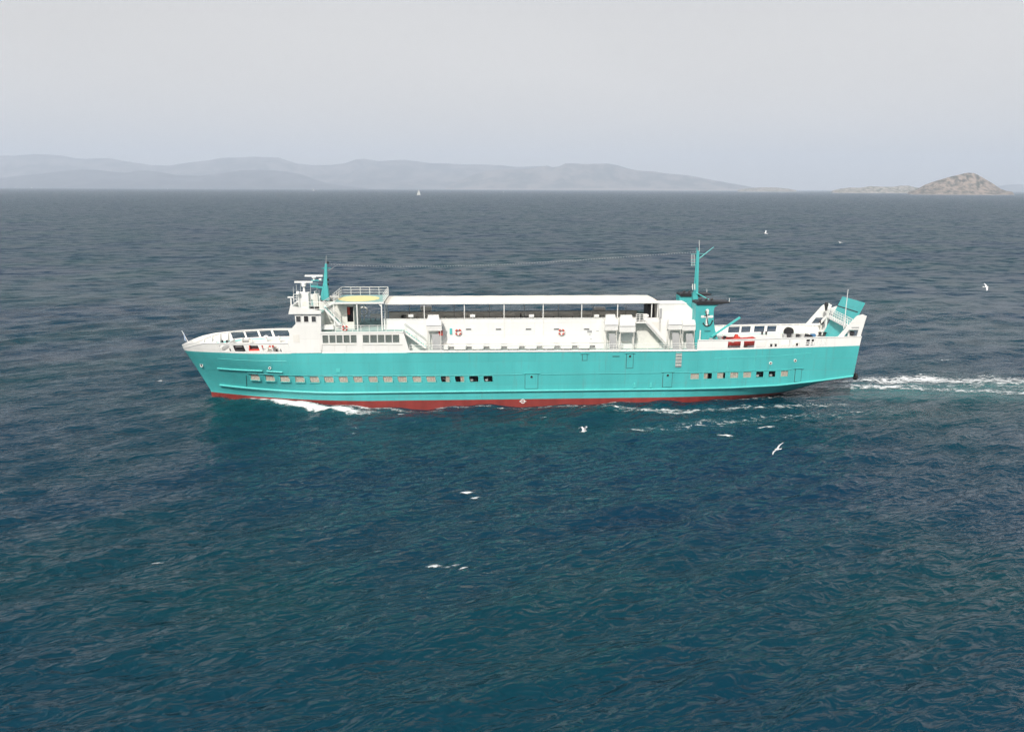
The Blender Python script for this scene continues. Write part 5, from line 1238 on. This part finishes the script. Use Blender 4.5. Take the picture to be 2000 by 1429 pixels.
# ------------------------------------------------------------------ gulls
M['gullgrey'] = mat('gull_wing', (0.62, 0.63, 0.65), .8, var=.05); M['gullwhite'] = mat('gull_body', (0.82, 0.81, 0.79), .8, var=.03)
M['gulltip'] = mat('gull_tip', (0.08, 0.08, 0.08), .8); M['bill'] = mat('gull_bill', (0.6, 0.35, 0.05), .5)
def gull(px, py, D, heading, bank, pitch, flap, label):
    """heading in degrees, 0 = flying right across the picture; flap lifts the wings"""
    mb = MB(); prof = [(-.20, .012, .0), (-.13, .035, .0), (-.04, .062, -.005), (.05, .066, -.005), (.12, .048, .006), (.165, .036, .014), (.20, .034, .018), (.225, .02, .015)]
    n = 10; vs = []
    for x, r, z in prof:
        for i in range(n): t = 2*math.pi*i/n; vs.append((x, r*math.cos(t), z+r*.9*math.sin(t)))
    fs = [(k*n+i, k*n+(i+1) % n, (k+1)*n+(i+1) % n, (k+1)*n+i) for k in range(len(prof)-1) for i in range(n)]
    fs += [tuple(range(n)), tuple(range((len(prof)-1)*n, len(prof)*n))]
    mb.add(vs, fs); nb = len(mb.f)
    # wings grow out of the shoulders: five stations a side
    for s in (-1, 1):
        st = []
        for q, ch, sweep, lift in ((0, .15, .03, 0), (.22, .16, .05, .10), (.45, .145, .06, .13), (.72, .105, .0, .08), (.9, .06, -.06, .02), (1.0, .012, -.11, -.02)):
            y = s*(.04+.56*q); z = .02+flap*(lift*1.6+q*.18); st.append((y, z, sweep+ch*.5, sweep-ch*.5))
        k0 = len(mb.v); v2 = []
        for (y, z, xf, xb) in st: v2 += [(xf, y, z+.008), (xb, y, z+.004), (xb, y, z-.004), (xf, y, z-.010)]
        f2 = []
        for i in range(5):
            for j in range(4): f2.append((i*4+j, i*4+(j+1) % 4, (i+1)*4+(j+1) % 4, (i+1)*4+j))
        mb.add(v2, f2+[(0, 1, 2, 3), (20, 21, 22, 23)])
    nw = len(mb.f)
    mb.add([(-.16, -.02, .01), (-.16, .02, .01), (-.31, .06, .0), (-.31, -.06, .0), (-.16, -.02, -.005), (-.16, .02, -.005), (-.31, .06, -.006), (-.31, -.06, -.006)], [(0, 1, 2, 3), (7, 6, 5, 4), (0, 4, 5, 1), (1, 5, 6, 2), (2, 6, 7, 3), (3, 7, 4, 0)])
    nt_ = len(mb.f); mb.lathe([(.012, .22), (.009, .255), (.002, .272)], (0, 0, .012), 'X', 6)
    me = bpy.data.meshes.new('gull'); me.from_pydata(mb.v, [], mb.f); me.update()
    for k in ('gullwhite', 'gullgrey', 'gulltip', 'bill'): me.materials.append(M[k])
    for i, p in enumerate(me.polygons):
        p.use_smooth = i < nb
        if nb <= i < nw: 
            cen = np.mean([mb.v[j] for j in mb.f[i]], axis=0); p.material_index = 2 if abs(cen[1]) > .55 else 1
        elif i >= nt_: p.material_index = 3
    bm = bmesh.new(); bm.from_mesh(me); bmesh.ops.recalc_face_normals(bm, faces=bm.faces); bm.to_mesh(me); bm.free()
    o = link(bpy.data.objects.new('gull', me)); d = ray(px, py); d = d/np.linalg.norm(d); p_ = CAM+d*D
    o.location = p_; o.rotation_mode = 'ZYX'; o.rotation_euler = (math.radians(bank), math.radians(-pitch), math.radians(heading))
    tag(o, label, 'gull', 'gulls in flight')
gull(1140, 842, 52, 25, -18, 6, 1.0, 'white gull with raised wings low over the water below the hull doors')
gull(1519, 877, 48, 118, -6, 38, .12, 'white gull seen from above over the water below the aft cabin windows')
gull(1495.5, 456, 120, 160, 25, 0, .9, 'small white gull against the sea above the aft mast')
gull(1926, 560, 95, -8, 38, 8, -.3, 'banking white gull over the sea right of the stern')
gull(1641, 474, 190, 40, 20, 0, .5, 'tiny white gull high over the sea above the stern')
# ------------------------------------------------------------------ yachts
def yacht(px, D, mast, label, flip=1):
    p_ = np.array([ray(px, 368)[0]/ray(px, 368)[1]*D, D, 0.0]); L_ = mast*.68
    o = empty('sailing_yacht', p_); tag(o, label, 'sailing boat', 'yachts near the horizon'); o.rotation_euler = (0, 0, .25*flip)
    n_ = 9; vs = []
    for i in range(n_+1):
        q = i/n_; w_ = L_*.15*math.sin(math.pi*(.12+.88*q)**1.0)**.6 if q < 1 else 0.02; sh_ = .1*L_*(.9+.5*(q-.5)**2*2)
        x = flip*(.5-q)*L_
        for y, z in ((-w_, sh_), (-w_*.7, 0), (0, -.4), (w_*.7, 0), (w_, sh_)): vs.append((x, y, z))
    fs = [(i*5+j, i*5+j+1, (i+1)*5+j+1, (i+1)*5+j) for i in range(n_) for j in range(4)]+[(i*5, (i+1)*5, (i+1)*5+4, i*5+4) for i in range(n_)]+[(0, 1, 2, 3, 4)]
    MB().add(vs, fs).build('hull', 'white', o, smooth=True); MB().box(-.15*L_, .2*L_, -.09*L_, .09*L_, .09*L_, .15*L_).build('cabin', 'offwhite', o)
    mxp = .06*L_*-flip; MB().tube((mxp, 0, .1*L_), (mxp, 0, mast), .12, .06).build('mast', 'grey', o)
    def sail(a, b, c, name):
        bl = []; N = 6
        for i in range(N+1):
            q = i/N
            for r_ in (0, .5, 1):
                p0 = Vector(a)+(Vector(b)-Vector(a))*q; p1 = Vector(c)+(Vector(b)-Vector(c))*q; v = p0+(p1-p0)*r_; v.y += .07*L_*math.sin(math.pi*r_)*(1-q); bl.append(v)
        s2 = MB().add(bl, [(i*3+j, i*3+j+1, (i+1)*3+j+1, (i+1)*3+j) for i in range(N) for j in range(2)]).build(name, 'white', o); m2 = s2.modifiers.new('t', 'SOLIDIFY'); m2.thickness = .05
    sail((mxp+flip*.2, 0, .16*L_), (mxp+flip*.1, 0, mast*.98), (mxp+flip*.42*L_, .1*L_, .18*L_), 'mainsail')
    sail((mxp-flip*.3, .05*L_, .13*L_), (mxp-flip*.15, 0, mast*.9), (mxp-flip*.42*L_, 0, .11*L_), 'jib')
yacht(818, 3000, 23, 'white sailing yacht nearest the ferry, left of the awning', 1)
yacht(612, 6200, 24, 'tiny white sailing yacht on the horizon above the bridge', -1)
yacht(983, 5200, 10, 'very small white boat on the sea right of the larger yacht', 1)
yacht(62, 9500, 22, 'faint white yacht at the far left of the horizon', 1)
yacht(327, 9000, 16, 'faint white yacht on the horizon below the left hills', -1)
